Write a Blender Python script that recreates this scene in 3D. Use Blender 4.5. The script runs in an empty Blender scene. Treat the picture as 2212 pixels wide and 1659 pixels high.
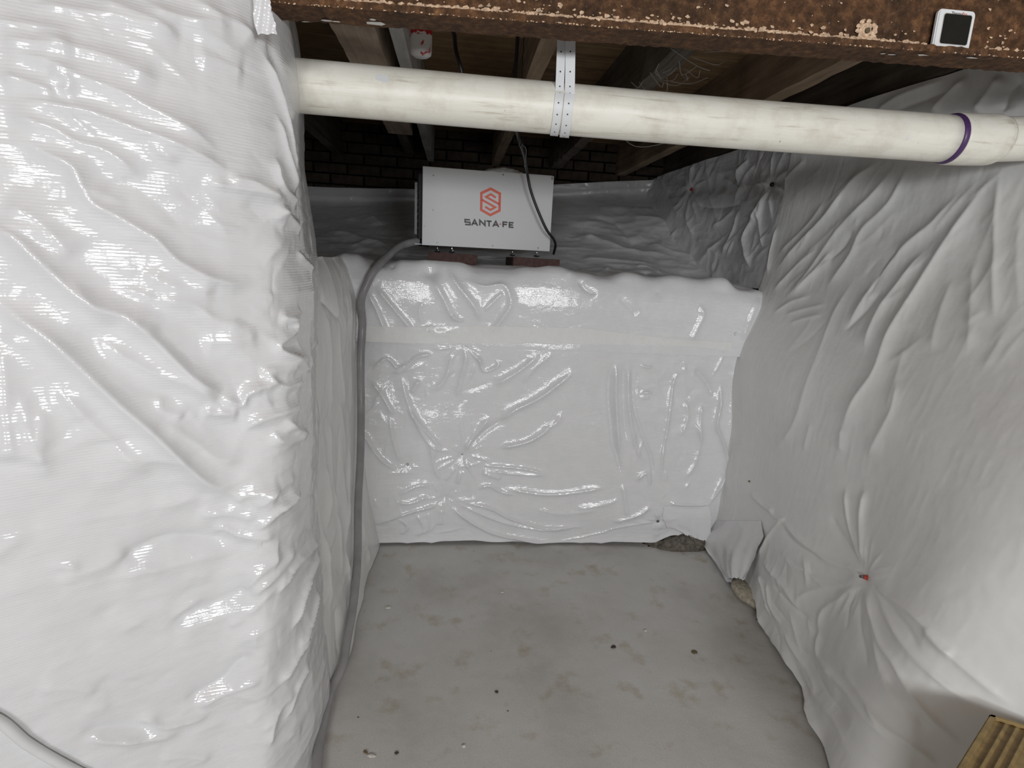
import bpy, bmesh, math, random
import numpy as np
from mathutils import Matrix, Vector
random.seed(7); rng = np.random.RandomState(11)
SC = bpy.context.scene
COL = SC.collection

# ------------------------------------------------------------------ camera
F_PX, CX, CY, CAM_H = 1200.0, 1106.0, 829.5, 1.25
VP, ROLL = (985.0, 555.0), 0.035
_d = np.array([(VP[0]-CX)/F_PX, -(VP[1]-CY)/F_PX, -1.0]); _d /= np.linalg.norm(_d)
_u = np.array([ROLL, 1.0, 0.0]); _u = _u-_d*(_u@_d); _u /= np.linalg.norm(_u)
RM = np.array([np.cross(_d, _u), _d, _u])            # camera axes -> world axes
CAM = np.array([0.0, 0.0, CAM_H])
cd = bpy.data.cameras.new('camera'); cam = bpy.data.objects.new('camera', cd); COL.objects.link(cam)
cd.sensor_fit = 'HORIZONTAL'; cd.sensor_width = 36.0; cd.lens = 36.0*F_PX/2212.0
cd.clip_start = 0.02; cd.clip_end = 60
m4 = Matrix([list(RM[i])+[float(CAM[i])] for i in range(3)]+[[0, 0, 0, 1]])
cam.matrix_world = m4
SC.camera = cam

# ------------------------------------------------------------------ world, lights, exposure
SC.view_settings.view_transform = 'Standard'; SC.view_settings.look = 'None'
SC.view_settings.gamma = 1.0; SC.view_settings.use_curve_mapping = False
SC.view_settings.exposure = -0.22
w = bpy.data.worlds.new('world'); SC.world = w; w.use_nodes = True
bg = w.node_tree.nodes['Background']; bg.inputs[0].default_value = (0.86, 0.93, 1.0, 1); bg.inputs[1].default_value = 0.13

def area_light(name, loc, target, sx, sy, power, color):
    l = bpy.data.lights.new(name, 'AREA'); l.shape = 'RECTANGLE'; l.size = sx; l.size_y = sy
    l.energy = power; l.color = color
    o = bpy.data.objects.new(name, l); COL.objects.link(o); o.location = loc
    o.rotation_euler = (Vector(target)-Vector(loc)).to_track_quat('-Z', 'Y').to_euler()
    return o
# area lights added for glare and fill, no window there; bare basement bulbs
area_light('added_area_light', (0.80, -1.6, 1.40), (0.0, 2.0, 0.95), 0.7, 0.40, 34, (0.97, 0.985, 1.0))
area_light('added_area_light', (-0.55, -2.3, 1.40), (0.8, 2.0, 1.0), 0.8, 0.35, 46, (0.97, 0.985, 1.0))
def bulb(name, loc, power, color, r):
    l = bpy.data.lights.new(name, 'POINT'); l.energy = power; l.color = color; l.shadow_soft_size = r
    o = bpy.data.objects.new(name, l); COL.objects.link(o); o.location = loc
bulb('ceiling_bulb', (0.55, -1.1, 1.62), 4, (0.97, 0.98, 1.0), 0.06)
bulb('ceiling_bulb', (-0.35, -1.9, 1.70), 6, (0.97, 0.98, 1.0), 0.06)

# ------------------------------------------------------------------ projection helpers (photo pixels -> points on real surfaces)
def ray(px, py): return RM @ np.array([(px-CX)/F_PX, -(py-CY)/F_PX, -1.0])
def atY(px, py, Y): r = ray(px, py); return CAM+r*(Y/r[1])
def atX(px, py, X): r = ray(px, py); return CAM+r*(X/r[0])
def atZ(px, py, Z): r = ray(px, py); return CAM+r*((Z-CAM_H)/r[2])
def proj(P):
    v = (np.asarray(P)-CAM) @ RM
    return np.stack([CX+F_PX*v[..., 0]/-v[..., 2], CY-F_PX*v[..., 1]/-v[..., 2]], -1)
def solveX(px, Y, Z):
    n = RM @ np.array([F_PX, 0.0, px-CX]); return -(n[1]*Y+n[2]*(Z-CAM_H))/n[0]
def lerp(x, xs, ys): return float(np.interp(x, xs, ys))

# ------------------------------------------------------------------ materials
MATS = {}
def rgb(c): return (c[0], c[1], c[2], 1.0)
class NT:
    def __init__(s, name):
        m = bpy.data.materials.new(name); m.use_nodes = True; s.m = m; s.t = m.node_tree; s.n = s.t.nodes
        s.b = s.n['Principled BSDF']
        MATS[name] = m
    def node(s, k, **kw):
        x = s.n.new(k)
        for a, v in kw.items(): setattr(x, a, v)
        return x
    def link(s, a, b): s.t.links.new(a, b)
    def coords(s, kind='Object', scale=(1, 1, 1), rot=(0, 0, 0)):
        tc = s.node('ShaderNodeTexCoord'); mp = s.node('ShaderNodeMapping')
        mp.inputs['Scale'].default_value = scale; mp.inputs['Rotation'].default_value = rot
        s.link(tc.outputs[kind], mp.inputs['Vector']); return mp.outputs['Vector']
    def noise(s, vec, scale, detail=4, rough=0.55, dist=0.0):
        x = s.node('ShaderNodeTexNoise'); x.inputs['Scale'].default_value = scale; x.inputs['Detail'].default_value = detail
        x.inputs['Roughness'].default_value = rough; x.inputs['Distortion'].default_value = dist
        s.link(vec, x.inputs['Vector']); return x.outputs['Fac']
    def wave(s, vec, scale, direction, dist=0.0):
        x = s.node('ShaderNodeTexWave'); x.bands_direction = direction; x.inputs['Scale'].default_value = scale
        x.inputs['Distortion'].default_value = dist; s.link(vec, x.inputs['Vector']); return x.outputs['Fac']
    def ramp(s, fac, stops):
        r = s.node('ShaderNodeValToRGB'); el = r.color_ramp.elements
        while len(el) < len(stops): el.new(0.5)
        for e, (p, c) in zip(el, stops):
            e.position = p; e.color = rgb(c) if len(c) == 3 else c
        s.link(fac, r.inputs['Fac']); return r.outputs['Color']
    def mix(s, fac, a, b, mode='MIX'):
        x = s.node('ShaderNodeMix', data_type='RGBA', blend_type=mode)
        for sock, v in ((0, fac), (6, a), (7, b)):
            if hasattr(v, 'is_linked') or hasattr(v, 'links'): s.link(v, x.inputs[sock])
            else: x.inputs[sock].default_value = v if sock == 0 else rgb(v)
        return x.outputs[2]
    def bump(s, h, strength, dist, prev=None):
        x = s.node('ShaderNodeBump'); x.inputs['Strength'].default_value = strength; x.inputs['Distance'].default_value = dist
        s.link(h, x.inputs['Height'])
        if prev is not None: s.link(prev, x.inputs['Normal'])
        return x.outputs['Normal']
    def set(s, color=None, rough=None, metal=None, normal=None, spec=None, **kw):
        b = s.b
        if color is not None:
            if hasattr(color, 'links'): s.link(color, b.inputs['Base Color'])
            else: b.inputs['Base Color'].default_value = rgb(color)
        if rough is not None:
            if hasattr(rough, 'links'): s.link(rough, b.inputs['Roughness'])
            else: b.inputs['Roughness'].default_value = rough
        if metal is not None: b.inputs['Metallic'].default_value = metal
        if spec is not None: b.inputs['Specular IOR Level'].default_value = spec
        if normal is not None: s.link(normal, b.inputs['Normal'])
        for k, v in kw.items(): b.inputs[k].default_value = v
        return s.m

def plain(name, color, rough=0.5, metal=0.0, var=0.12, scale=30, spec=0.5):
    t = NT(name); v = t.coords(); n = t.noise(v, scale, 3)
    lo = tuple(c*(1-var) for c in color); hi = tuple(min(1, c*(1+var)) for c in color)
    return t.set(t.ramp(n, [(0.3, lo), (0.7, hi)]), rough, metal, spec=spec)

def plastic(name, color, rough, weave=0.26, crumple=0.30):
    t = NT(name); uv = t.coords('UV')
    n0 = t.noise(uv, 14, 4, 0.6)
    colr = t.ramp(n0, [(0.3, tuple(c*0.95 for c in color)), (0.7, color)])
    wv = t.wave(uv, 62, 'Y', 0.6); wu = t.wave(uv, 50, 'X', 0.6)
    ww = t.node('ShaderNodeMath', operation='ADD'); t.link(wv, ww.inputs[0])
    half = t.node('ShaderNodeMath', operation='MULTIPLY'); half.inputs[1].default_value = 0.12; t.link(wu, half.inputs[0])
    t.link(half.outputs[0], ww.inputs[1])
    b1 = t.bump(t.noise(t.coords('UV', (.6, 1.5, 1)), 16, 5, 0.6, 0.8), crumple, 0.006)
    b2 = t.bump(ww.outputs[0], weave, 0.0007, b1)
    return t.set(colr, rough, normal=b2, spec=0.8)
plastic('plastic_film', (0.78, 0.78, 0.79), 0.14)
plastic('plastic_film_matte', (0.79, 0.79, 0.775), 0.36, 0.06, 0.10)
def tape_mat():
    t = NT('tape'); uv = t.coords(); n = t.noise(uv, 40, 4)
    return t.set(t.ramp(n, [(0.3, (0.765, 0.765, 0.75)), (0.7, (0.80, 0.80, 0.787))]), 0.22, normal=t.bump(t.noise(uv, 60, 4), 0.3, 0.003))
tape_mat()
def concrete():
    t = NT('concrete'); v = t.coords()
    big = t.noise(v, 2.2, 6, 0.62); fine = t.noise(v, 320, 3, 0.7); mid = t.noise(v, 9, 6, 0.6)
    c1 = t.ramp(big, [(0.28, (0.42, 0.407, 0.38)), (0.5, (0.55, 0.542, 0.522)), (0.72, (0.62, 0.618, 0.606))])
    st = t.ramp(mid, [(0.56, (1, 1, 1)), (0.70, (0.72, 0.64, 0.50))])
    c2 = t.mix(0.75, c1, st, 'MULTIPLY')
    sp = t.ramp(fine, [(0.25, (0.78, 0.78, 0.78)), (0.75, (1.18, 1.18, 1.18))])
    c3 = t.mix(0.8, c2, sp, 'MULTIPLY')
    # spatter: small pale mortar marks and rust dots with their own shapes
    vo = t.node('ShaderNodeTexVoronoi'); vo.inputs['Scale'].default_value = 7; t.link(v, vo.inputs['Vector'])
    dots = t.ramp(vo.outputs['Distance'], [(0.012, (1, 1, 1)), (0.03, (0, 0, 0))])
    c4 = t.mix(dots, c3, (0.16, 0.10, 0.06))
    v2 = t.coords('Object', (3.1, 6.0, 3)); vo2 = t.node('ShaderNodeTexVoronoi'); vo2.inputs['Scale'].default_value = 1.7
    t.link(v2, vo2.inputs['Vector']); d2 = t.ramp(vo2.outputs['Distance'], [(0.06, (1, 1, 1)), (0.11, (0, 0, 0))])
    msk = t.ramp(t.noise(v, 60, 3, 0.7), [(0.52, (0, 0, 0)), (0.62, (0.6, 0.6, 0.6))])
    fac = t.mix(1.0, d2, msk, 'MULTIPLY')
    c5 = t.mix(fac, c4, (0.55, 0.54, 0.50))
    return t.set(c5, 0.78, normal=t.bump(fine, 0.25, 0.002, t.bump(mid, 0.2, 0.01)), spec=0.3)
concrete()
def rust():
    t = NT('rusted_steel'); v = t.coords()
    a = t.noise(v, 60, 6, 0.7); b = t.noise(v, 9, 5, 0.6); c = t.noise(v, 160, 4, 0.7)
    base = t.ramp(a, [(0.30, (0.035, 0.020, 0.012)), (0.50, (0.085, 0.047, 0.026)), (0.66, (0.17, 0.095, 0.05)), (0.80, (0.36, 0.24, 0.15))])
    tint = t.ramp(b, [(0.35, (0.75, 0.70, 0.66)), (0.65, (1.35, 1.15, 0.95))])
    m = t.mix(0.9, base, tint, 'MULTIPLY')
    gs = t.ramp(c, [(0.62, (0, 0, 0)), (0.72, (0.55, 0.55, 0.55))])
    m2 = t.mix(gs, m, (0.30, 0.25, 0.23))
    return t.set(m2, 0.8, normal=t.bump(a, 0.6, 0.006, t.bump(c, 0.4, 0.002)), spec=0.25)
rust()
def wood(name, dark, light, axis='Y', sc=1.0):
    t = NT(name); s = (38, 2.2, 38) if axis == 'Y' else (2.2, 38, 38)
    v = t.coords('Object', tuple(x*sc for x in s)); v1 = t.coords()
    g = t.noise(v, 1.0, 6, 0.65, 0.6); b = t.noise(v1, 3.5, 4, 0.6)
    c = t.ramp(g, [(0.25, dark), (0.75, light)])
    st = t.ramp(b, [(0.35, (0.55, 0.5, 0.45)), (0.62, (1.05, 1.03, 1.0))])
    return t.set(t.mix(0.85, c, st, 'MULTIPLY'), 0.75, normal=t.bump(g, 0.35, 0.003), spec=0.25)
wood('joist_wood', (0.17, 0.12, 0.08), (0.42, 0.32, 0.225))
wood('joist_wood_pale', (0.42, 0.34, 0.26), (0.68, 0.57, 0.46))
wood('joist_wood_dark', (0.055, 0.045, 0.035), (0.19, 0.165, 0.14))
wood('subfloor_wood', (0.15, 0.098, 0.052), (0.40, 0.27, 0.15), 'X')
wood('strip_grey', (0.44, 0.44, 0.44), (0.66, 0.66, 0.65))
def pipe_mat():
    t = NT('pvc_cream'); v = t.coords('Object', (5, 60, 60)); v1 = t.coords()
    g = t.noise(v, 1.0, 6, 0.7, 0.4); b = t.noise(v1, 14, 5, 0.65); s = t.noise(v1, 70, 3)
    c = t.ramp(g, [(0.28, (0.50, 0.45, 0.35)), (0.42, (0.80, 0.775, 0.69)), (0.75, (0.88, 0.865, 0.79))])
    st = t.ramp(b, [(0.30, (0.80, 0.77, 0.73)), (0.55, (1, 1, 1))])
    sp = t.ramp(s, [(0.20, (0.6, 0.5, 0.4)), (0.28, (1, 1, 1))])
    return t.set(t.mix(1.0, t.mix(0.8, c, st, 'MULTIPLY'), sp, 'MULTIPLY'), 0.42, normal=t.bump(g, 0.08, 0.002))
pipe_mat()
def peeled():
    t = NT('peeled_paint'); v = t.coords()
    n = t.noise(v, 42, 5, 0.65, 0.5)
    sep = t.node('ShaderNodeSeparateXYZ'); t.link(v, sep.inputs[0])
    mr = t.node('ShaderNodeMapRange'); mr.inputs['From Min'].default_value = 0.034; mr.inputs['From Max'].default_value = 0.056
    mr.inputs['To Min'].default_value = 0.0; mr.inputs['To Max'].default_value = 0.42; t.link(sep.outputs['Z'], mr.inputs['Value'])
    ad = t.node('ShaderNodeMath', operation='ADD'); t.link(n, ad.inputs[0]); t.link(mr.outputs[0], ad.inputs[1])
    f = t.ramp(ad.outputs[0], [(0.585, (0, 0, 0)), (0.62, (1, 1, 1))])
    return t.set(t.mix(f, (0.72, 0.70, 0.68), (0.46, 0.015, 0.02)), 0.5)
peeled()
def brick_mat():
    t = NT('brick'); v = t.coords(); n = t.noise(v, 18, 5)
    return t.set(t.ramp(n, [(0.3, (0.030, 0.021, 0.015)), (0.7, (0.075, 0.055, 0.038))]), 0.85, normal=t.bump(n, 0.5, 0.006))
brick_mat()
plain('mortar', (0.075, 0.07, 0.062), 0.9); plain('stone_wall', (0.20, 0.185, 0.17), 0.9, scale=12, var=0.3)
plain('rust_crust', (0.66, 0.47, 0.32), 0.9, var=0.35, scale=160); plain('white_drip', (0.78, 0.77, 0.74), 0.6)
plain('panel_white', (0.55, 0.55, 0.555), 0.42, var=0.015, scale=220); plain('edge_white', (0.72, 0.72, 0.72), 0.4, var=0.03)
plain('black_plastic', (0.018, 0.018, 0.018), 0.4); plain('black_grille', (0.012, 0.012, 0.012), 0.7)
plain('logo_orange', (0.66, 0.085, 0.035), 0.45, var=0.02); plain('logo_black', (0.018, 0.017, 0.018), 0.45, var=0.02)
plain('zinc', (0.70, 0.70, 0.72), 0.22, 1.0, var=0.05); plain('steel_dark', (0.16, 0.16, 0.16), 0.4, 0.8)
plain('paver_brown', (0.075, 0.040, 0.034), 0.85, var=0.3, scale=60)
plain('cable_black', (0.015, 0.015, 0.016), 0.4); plain('primer_purple', (0.075, 0.03, 0.12), 0.4, var=0.2)
plain('strap_white', (0.70, 0.71, 0.72), 0.45, var=0.03); plain('hole_dark', (0.05, 0.05, 0.05), 0.8)
plain('device_white', (0.80, 0.81, 0.82), 0.35, var=0.01); plain('pin_red', (0.45, 0.05, 0.03), 0.5)
plain('crate_tan', (0.30, 0.21, 0.085), 0.6, var=0.25, scale=50); plain('crate_shadow', (0.10, 0.075, 0.045), 0.8)
plain('print_red', (0.7, 0.05, 0.04), 0.5); plain('debris_dark', (0.05, 0.04, 0.03), 0.9); plain('debris_pale', (0.62, 0.60, 0.54), 0.9)
plain('debris_brown', (0.14, 0.10, 0.055), 0.9)
t = NT('device_glass'); v = t.coords(); t.set(t.ramp(t.noise(v, 30), [(0, (0.012, 0.014, 0.014)), (1, (0.022, 0.022, 0.02))]), 0.12)
t = NT('hose_smoke'); v = t.coords(); t.set(t.ramp(t.noise(v, 20), [(0.3, (0.36, 0.35, 0.355)), (0.7, (0.46, 0.45, 0.455))]), 0.28)
t.b.inputs['Transmission Weight'].default_value = 0.35; t.b.inputs['IOR'].default_value = 1.35

# ------------------------------------------------------------------ mesh helpers
def link(o, parent=None, label=None, cat=None, group=None, kind=None):
    COL.objects.link(o)
    if parent is not None: o.parent = parent
    if label: o['label'] = label
    if cat: o['category'] = cat
    if group: o['group'] = group
    if kind: o['kind'] = kind
    return o
def empty(name, loc, label, cat, group=None, rot=(0, 0, 0), kind=None):
    o = bpy.data.objects.new(name, None); o.empty_display_size = 0.05
    o.location = tuple(map(float, loc)); o.rotation_euler = rot
    return link(o, None, label, cat, group, kind)
def mesh_obj(name, verts, faces, mat, parent=None, smooth=False, **kw):
    me = bpy.data.meshes.new(name); me.from_pydata([tuple(map(float, v)) for v in verts], [], faces); me.update()
    if mat: me.materials.append(MATS[mat])
    if smooth: me.polygons.foreach_set('use_smooth', [True]*len(me.polygons))
    return link(bpy.data.objects.new(name, me), parent, **kw)
def bm_obj(name, bm, mat, parent=None, smooth=False, **kw):
    bmesh.ops.recalc_face_normals(bm, faces=bm.faces)
    me = bpy.data.meshes.new(name); bm.to_mesh(me); bm.free()
    if mat: me.materials.append(MATS[mat])
    if smooth: me.polygons.foreach_set('use_smooth', [True]*len(me.polygons))
    return link(bpy.data.objects.new(name, me), parent, **kw)
def add_box(bm, c, s, bevel=0.0, rot=None, seg=2):
    M = Matrix.Translation(Vector([float(x) for x in c]))
    if rot is not None: M = M @ rot.to_4x4()
    M = M @ Matrix.Diagonal((s[0], s[1], s[2], 1))
    r = bmesh.ops.create_cube(bm, size=1.0, matrix=M)
    if bevel > 0:
        es = list({e for vv in r['verts'] for e in vv.link_edges})
        bmesh.ops.bevel(bm, geom=es, offset=bevel, segments=seg, affect='EDGES', profile=0.6)
def box(name, c, s, mat, parent=None, bevel=0.0, **kw):
    bm = bmesh.new(); add_box(bm, c, s, bevel); return bm_obj(name, bm, mat, parent, **kw)
def catmull(pts, n):
    P = np.asarray(pts, float); k = len(P)
    Q = np.concatenate([2*P[:1]-P[1:2], P, 2*P[-1:]-P[-2:-1]], 0)
    t = np.linspace(0, k-1-1e-9, n); i = t.astype(int); f = (t-i).reshape((-1,)+(1,)*(P.ndim-1))
    a, b, c, d = Q[i], Q[i+1], Q[i+2], Q[i+3]
    return 0.5*((2*b)+(-a+c)*f+(2*a-5*b+4*c-d)*f*f+(-a+3*b-3*c+d)*f**3)
def tube_geo(path, rad, seg=16, caps=True):
    P = np.asarray(path, float); n = len(P); R = np.full(n, rad) if np.isscalar(rad) else np.asarray(rad)
    T = np.gradient(P, axis=0); T /= np.linalg.norm(T, axis=1)[:, None]
    up = np.array([0, 0, 1.0]) if abs(T[0][2]) < 0.9 else np.array([0, 1.0, 0])
    V = []; Fc = []; a = np.cross(T[0], up); a /= np.linalg.norm(a)
    for i in range(n):
        a = a-T[i]*(a@T[i]); a /= np.linalg.norm(a); b = np.cross(T[i], a)
        for k in range(seg):
            th = 2*math.pi*k/seg; V.append(P[i]+R[i]*(math.cos(th)*a+math.sin(th)*b))
    for i in range(n-1):
        for k in range(seg):
            Fc.append((i*seg+k, i*seg+(k+1) % seg, (i+1)*seg+(k+1) % seg, (i+1)*seg+k))
    if caps: Fc.append(tuple(range(seg))[::-1]); Fc.append(tuple((n-1)*seg+k for k in range(seg)))
    return V, Fc
def tube(name, path, rad, mat, parent=None, seg=16, **kw):
    V, Fc = tube_geo(path, rad, seg); return mesh_obj(name, V, Fc, mat, parent, True, **kw)

# ------------------------------------------------------------------ value noise (numpy)
LAT = rng.rand(48, 48, 48)*2-1
def vnoise(P, scale, off=0.0):
    q = P*scale+off; i = np.floor(q).astype(int); f = q-i; f = f*f*f*(f*(f*6-15)+10)
    r = 0
    for a in (0, 1):
        for b in (0, 1):
            for c in (0, 1):
                w_ = (f[..., 0] if a else 1-f[..., 0])*(f[..., 1] if b else 1-f[..., 1])*(f[..., 2] if c else 1-f[..., 2])
                r = r+w_*LAT[(i[..., 0]+a) % 48, (i[..., 1]+b) % 48, (i[..., 2]+c) % 48]
    return r
def ridged(P, scale, off=0.0, octs=3):
    r = 0; amp = 1.0
    for k in range(octs):
        r = r+amp*(0.5-np.abs(vnoise(P, scale*2**k, off+13.7*k)))*2; amp *= 0.5
    return r

# ------------------------------------------------------------------ draped plastic film
class Sheet:
    """A film laid over a smooth control net, then creased: folds are ridges along lines on its surface."""
    def __init__(s, ctrl, nu, nv):
        C = np.asarray(ctrl, float)                     # rows x cols x 3
        s.P = np.swapaxes(catmull(np.swapaxes(catmull(C, nv), 0, 1), nu), 0, 1).copy()
        s.nv, s.nu = nv, nu
        s.normals(); s.D = np.zeros((nv, nu)); s.px = proj(s.P)
        du = np.linalg.norm(np.diff(s.P, axis=1), axis=2).mean(0); dv = np.linalg.norm(np.diff(s.P, axis=0), axis=2).mean(1)
        s.U = np.concatenate([[0], np.cumsum(du)]); s.Vv = np.concatenate([[0], np.cumsum(dv)])
    def normals(s):
        a = np.gradient(s.P, axis=1); b = np.gradient(s.P, axis=0)
        n = np.cross(a, b); n /= np.linalg.norm(n, axis=2)[..., None]+1e-12
        if np.mean(np.sum(n*(CAM-s.P), axis=2)) < 0: n = -n
        s.N = n
    def at(s, x, y):
        c = s.px[::6, ::6]; d = (c[..., 0]-x)**2+(c[..., 1]-y)**2
        i, j = np.unravel_index(np.argmin(d), d.shape); i0, j0 = max(0, i*6-8), max(0, j*6-8)
        c = s.px[i0:i*6+9, j0:j*6+9]; d = (c[..., 0]-x)**2+(c[..., 1]-y)**2
        a, b = np.unravel_index(np.argmin(d), d.shape); return (i0+a, j0+b)
    def pt(s, x, y): return s.P[s.at(x, y)]
    def fold(s, pts, h, wd, p=1.08, asym=1.0, taper=0.2, sm=6):
        """h, wd in metres; pts are photo pixels lying on this surface"""
        Q = np.array([s.pt(x, y) for x, y in pts])
        if len(Q) > 2: Q = catmull(Q, (len(Q)-1)*sm)
        s.fold3(Q, h, wd, p, asym, taper)
    def fold3(s, Q, h, wd, p=1.08, asym=1.0, taper=0.2):
        seg = np.linalg.norm(np.diff(Q, axis=0), axis=1); L = np.concatenate([[0], np.cumsum(seg)])
        if L[-1] < 1e-4: return
        mg = 3.2*wd*max(1, asym); lo = Q.min(0)-mg; hi = Q.max(0)+mg
        m = np.all((s.P > lo) & (s.P < hi), axis=2)
        if not m.any(): return
        P = s.P[m]; N = s.N[m]; best = np.full(len(P), 1e9); tt = np.zeros(len(P)); sd = np.ones(len(P))
        for i in range(len(Q)-1):
            e = Q[i+1]-Q[i]; l2 = e@e
            if l2 < 1e-12: continue
            dlt = P-Q[i]; t_ = np.clip(dlt@e/l2, 0, 1); r = dlt-t_[:, None]*e; d = np.linalg.norm(r, axis=1)
            u = d < best; best[u] = d[u]; tt[u] = (L[i]+t_[u]*seg[i])/L[-1]
            sg = np.sign(np.sum(np.cross(e, r)*N, axis=1)); sd[u] = sg[u]
        wl = np.where(sd > 0, wd*asym, wd)
        tp = np.clip(np.minimum(tt, 1-tt)/max(taper, 1e-3), 0, 1); tp = tp*tp*(3-2*tp)
        s.D[m] += h*np.exp(-(best/wl)**p)*tp
    def pin(s, x, y, n, l0, l1, h, wd, seed, depth=0.008, a0=0, a1=360):
        r = np.random.RandomState(seed); i, j = s.at(x, y); P0 = s.P[i, j]; N = s.N[i, j]
        a = s.P[i, min(j+1, s.nu-1)]-s.P[i, max(j-1, 0)]; a /= np.linalg.norm(a); b = np.cross(N, a)
        for k in range(n):
            th = math.radians(a0+(a1-a0)*(k+r.uniform(-.3, .3))/n); L = r.uniform(l0, l1); bend = r.uniform(-.25, .25)
            Q = []
            for q in np.linspace(0.03, 1, 6):
                t2 = th+bend*q; Q.append(P0+L*q*(math.cos(t2)*a+math.sin(t2)*b))
            s.fold3(np.array(Q), h*r.uniform(.5, 1.2), wd*r.uniform(.6, 1.3), 1.3, 1.0, 0.45)
        d = np.linalg.norm(s.P-P0, axis=2); s.D -= depth*np.exp(-(d/0.03)**1.2)
        return i, j
    def scatter(s, n, box_, ang, spread, l0, l1, h, wd, seed):
        """many short random creases; box_ in photo pixels, ang = direction in the picture plane (degrees, down positive)"""
        r = np.random.RandomState(seed)
        for k in range(n):
            x = r.uniform(box_[0], box_[2]); y = r.uniform(box_[1], box_[3]); a = math.radians(ang+r.uniform(-spread, spread)); L = r.uniform(l0, l1); b = r.uniform(-.3, .3)
            pts = [(x+L*q*math.cos(a+b*q), y+L*q*math.sin(a+b*q)) for q in (-.5, -.15, .2, .5)]
            s.fold(pts, h*r.uniform(-.7, 1.2), wd*r.uniform(.6, 1.5), 1.2, r.uniform(.8, 2.2), .4, 4)
    def bulge(s, x, y, rad, h):
        d = np.linalg.norm(s.P-s.pt(x, y), axis=2); s.D += h*np.exp(-(d/rad)**2)
    def rough(s, amp, scale, stretch=(1, 1, 1), off=0.0, mask=None, ridge=True):
        q = s.P*np.asarray(stretch); n = (ridged(q, scale, off)-0.6) if ridge else vnoise(q, scale, off)+0.5*vnoise(q, scale*2.1, off+5)
        s.D += amp*n*(1 if mask is None else mask)
    def final(s): return s.P+s.N*s.D[..., None]
    def build(s, name, mat, parent=None, cut=None, **kw):
        V = s.final().reshape(-1, 3); nv, nu = s.nv, s.nu
        idx = np.arange(nv*nu).reshape(nv, nu)
        q = np.stack([idx[:-1, :-1], idx[:-1, 1:], idx[1:, 1:], idx[1:, :-1]], -1).reshape(-1, 4)
        if cut is not None:
            c = (s.px[:-1, :-1]+s.px[1:, 1:]).reshape(-1, 2)/2; q = q[~cut(c, (s.P[:-1, :-1]).reshape(-1, 3))]
        me = bpy.data.meshes.new(name)
        me.vertices.add(len(V)); me.vertices.foreach_set('co', V.astype(np.float32).ravel())
        me.loops.add(q.size); me.loops.foreach_set('vertex_index', q.ravel().astype(np.int32))
        me.polygons.add(len(q)); me.polygons.foreach_set('loop_start', np.arange(0, q.size, 4, dtype=np.int32))
        me.polygons.foreach_set('loop_total', np.full(len(q), 4, np.int32)); me.update(calc_edges=True)
        me.polygons.foreach_set('use_smooth', np.ones(len(q), bool))
        uvl = me.uv_layers.new(name='UVMap')
        UU, VV = np.meshgrid(s.U, s.Vv); uv = np.stack([UU.ravel(), VV.ravel()], -1)[q.ravel()]
        uvl.data.foreach_set('uv', uv.astype(np.float32).ravel())
        me.materials.append(MATS[mat]); me.validate()
        return link(bpy.data.objects.new(name, me), parent, **kw)
def patch(surf, pts, off, name, mat, parent, nsub=24, across=6, **kw):
    """a strip (tape) lying on a finished sheet: pts = list of (x, ytop, ybottom) photo pixels on that sheet"""
    Fp = surf.final(); V = []; fc = []
    xs = np.linspace(pts[0][0], pts[-1][0], nsub*4)
    yt = np.interp(xs, [p[0] for p in pts], [p[1] for p in pts]); yb = np.interp(xs, [p[0] for p in pts], [p[2] for p in pts])
    for x, a, b in zip(xs, yt, yb):
        for k in range(across):
            i, j = surf.at(x, a+(b-a)*k/(across-1)); V.append(Fp[i, j]+surf.N[i, j]*off)
    for i in range(len(xs)-1):
        for k in range(across-1): fc.append((i*across+k, (i+1)*across+k, (i+1)*across+k+1, i*across+k+1))
    return mesh_obj(name, V, fc, mat, parent, True, **kw)

# ================================================================== THE SETTING
box('floor', (0.2, 0.9, -0.05), (7.0, 7.4, 0.1), 'concrete', kind='structure')
ceil = box('ceiling', (0.2, 0.9, 2.10), (7.0, 7.4, 0.06), 'subfloor_wood', kind='structure')
pw = 0.142
pl_me = None
for k in range(21):
    y = 1.02+k*(pw+0.004)
    if pl_me is None:
        o = box('plank', (0, 0, 0), (3.4, pw, 0.022), 'subfloor_wood', ceil, 0.002); pl_me = o.data
    else:
        o = bpy.data.objects.new('plank', pl_me); link(o, ceil)
    o.location = (0.5+random.uniform(-.05, .05), y, 2.058+random.uniform(-.001, .001))
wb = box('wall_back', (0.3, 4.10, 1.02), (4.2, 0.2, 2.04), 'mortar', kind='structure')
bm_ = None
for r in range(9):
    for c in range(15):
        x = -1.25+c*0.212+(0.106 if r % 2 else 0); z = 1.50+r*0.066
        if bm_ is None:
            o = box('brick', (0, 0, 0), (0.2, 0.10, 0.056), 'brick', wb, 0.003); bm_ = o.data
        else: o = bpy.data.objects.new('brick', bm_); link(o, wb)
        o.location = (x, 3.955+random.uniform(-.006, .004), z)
        o.rotation_euler = (0, random.uniform(-.01, .01), random.uniform(-.02, .02))
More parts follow.
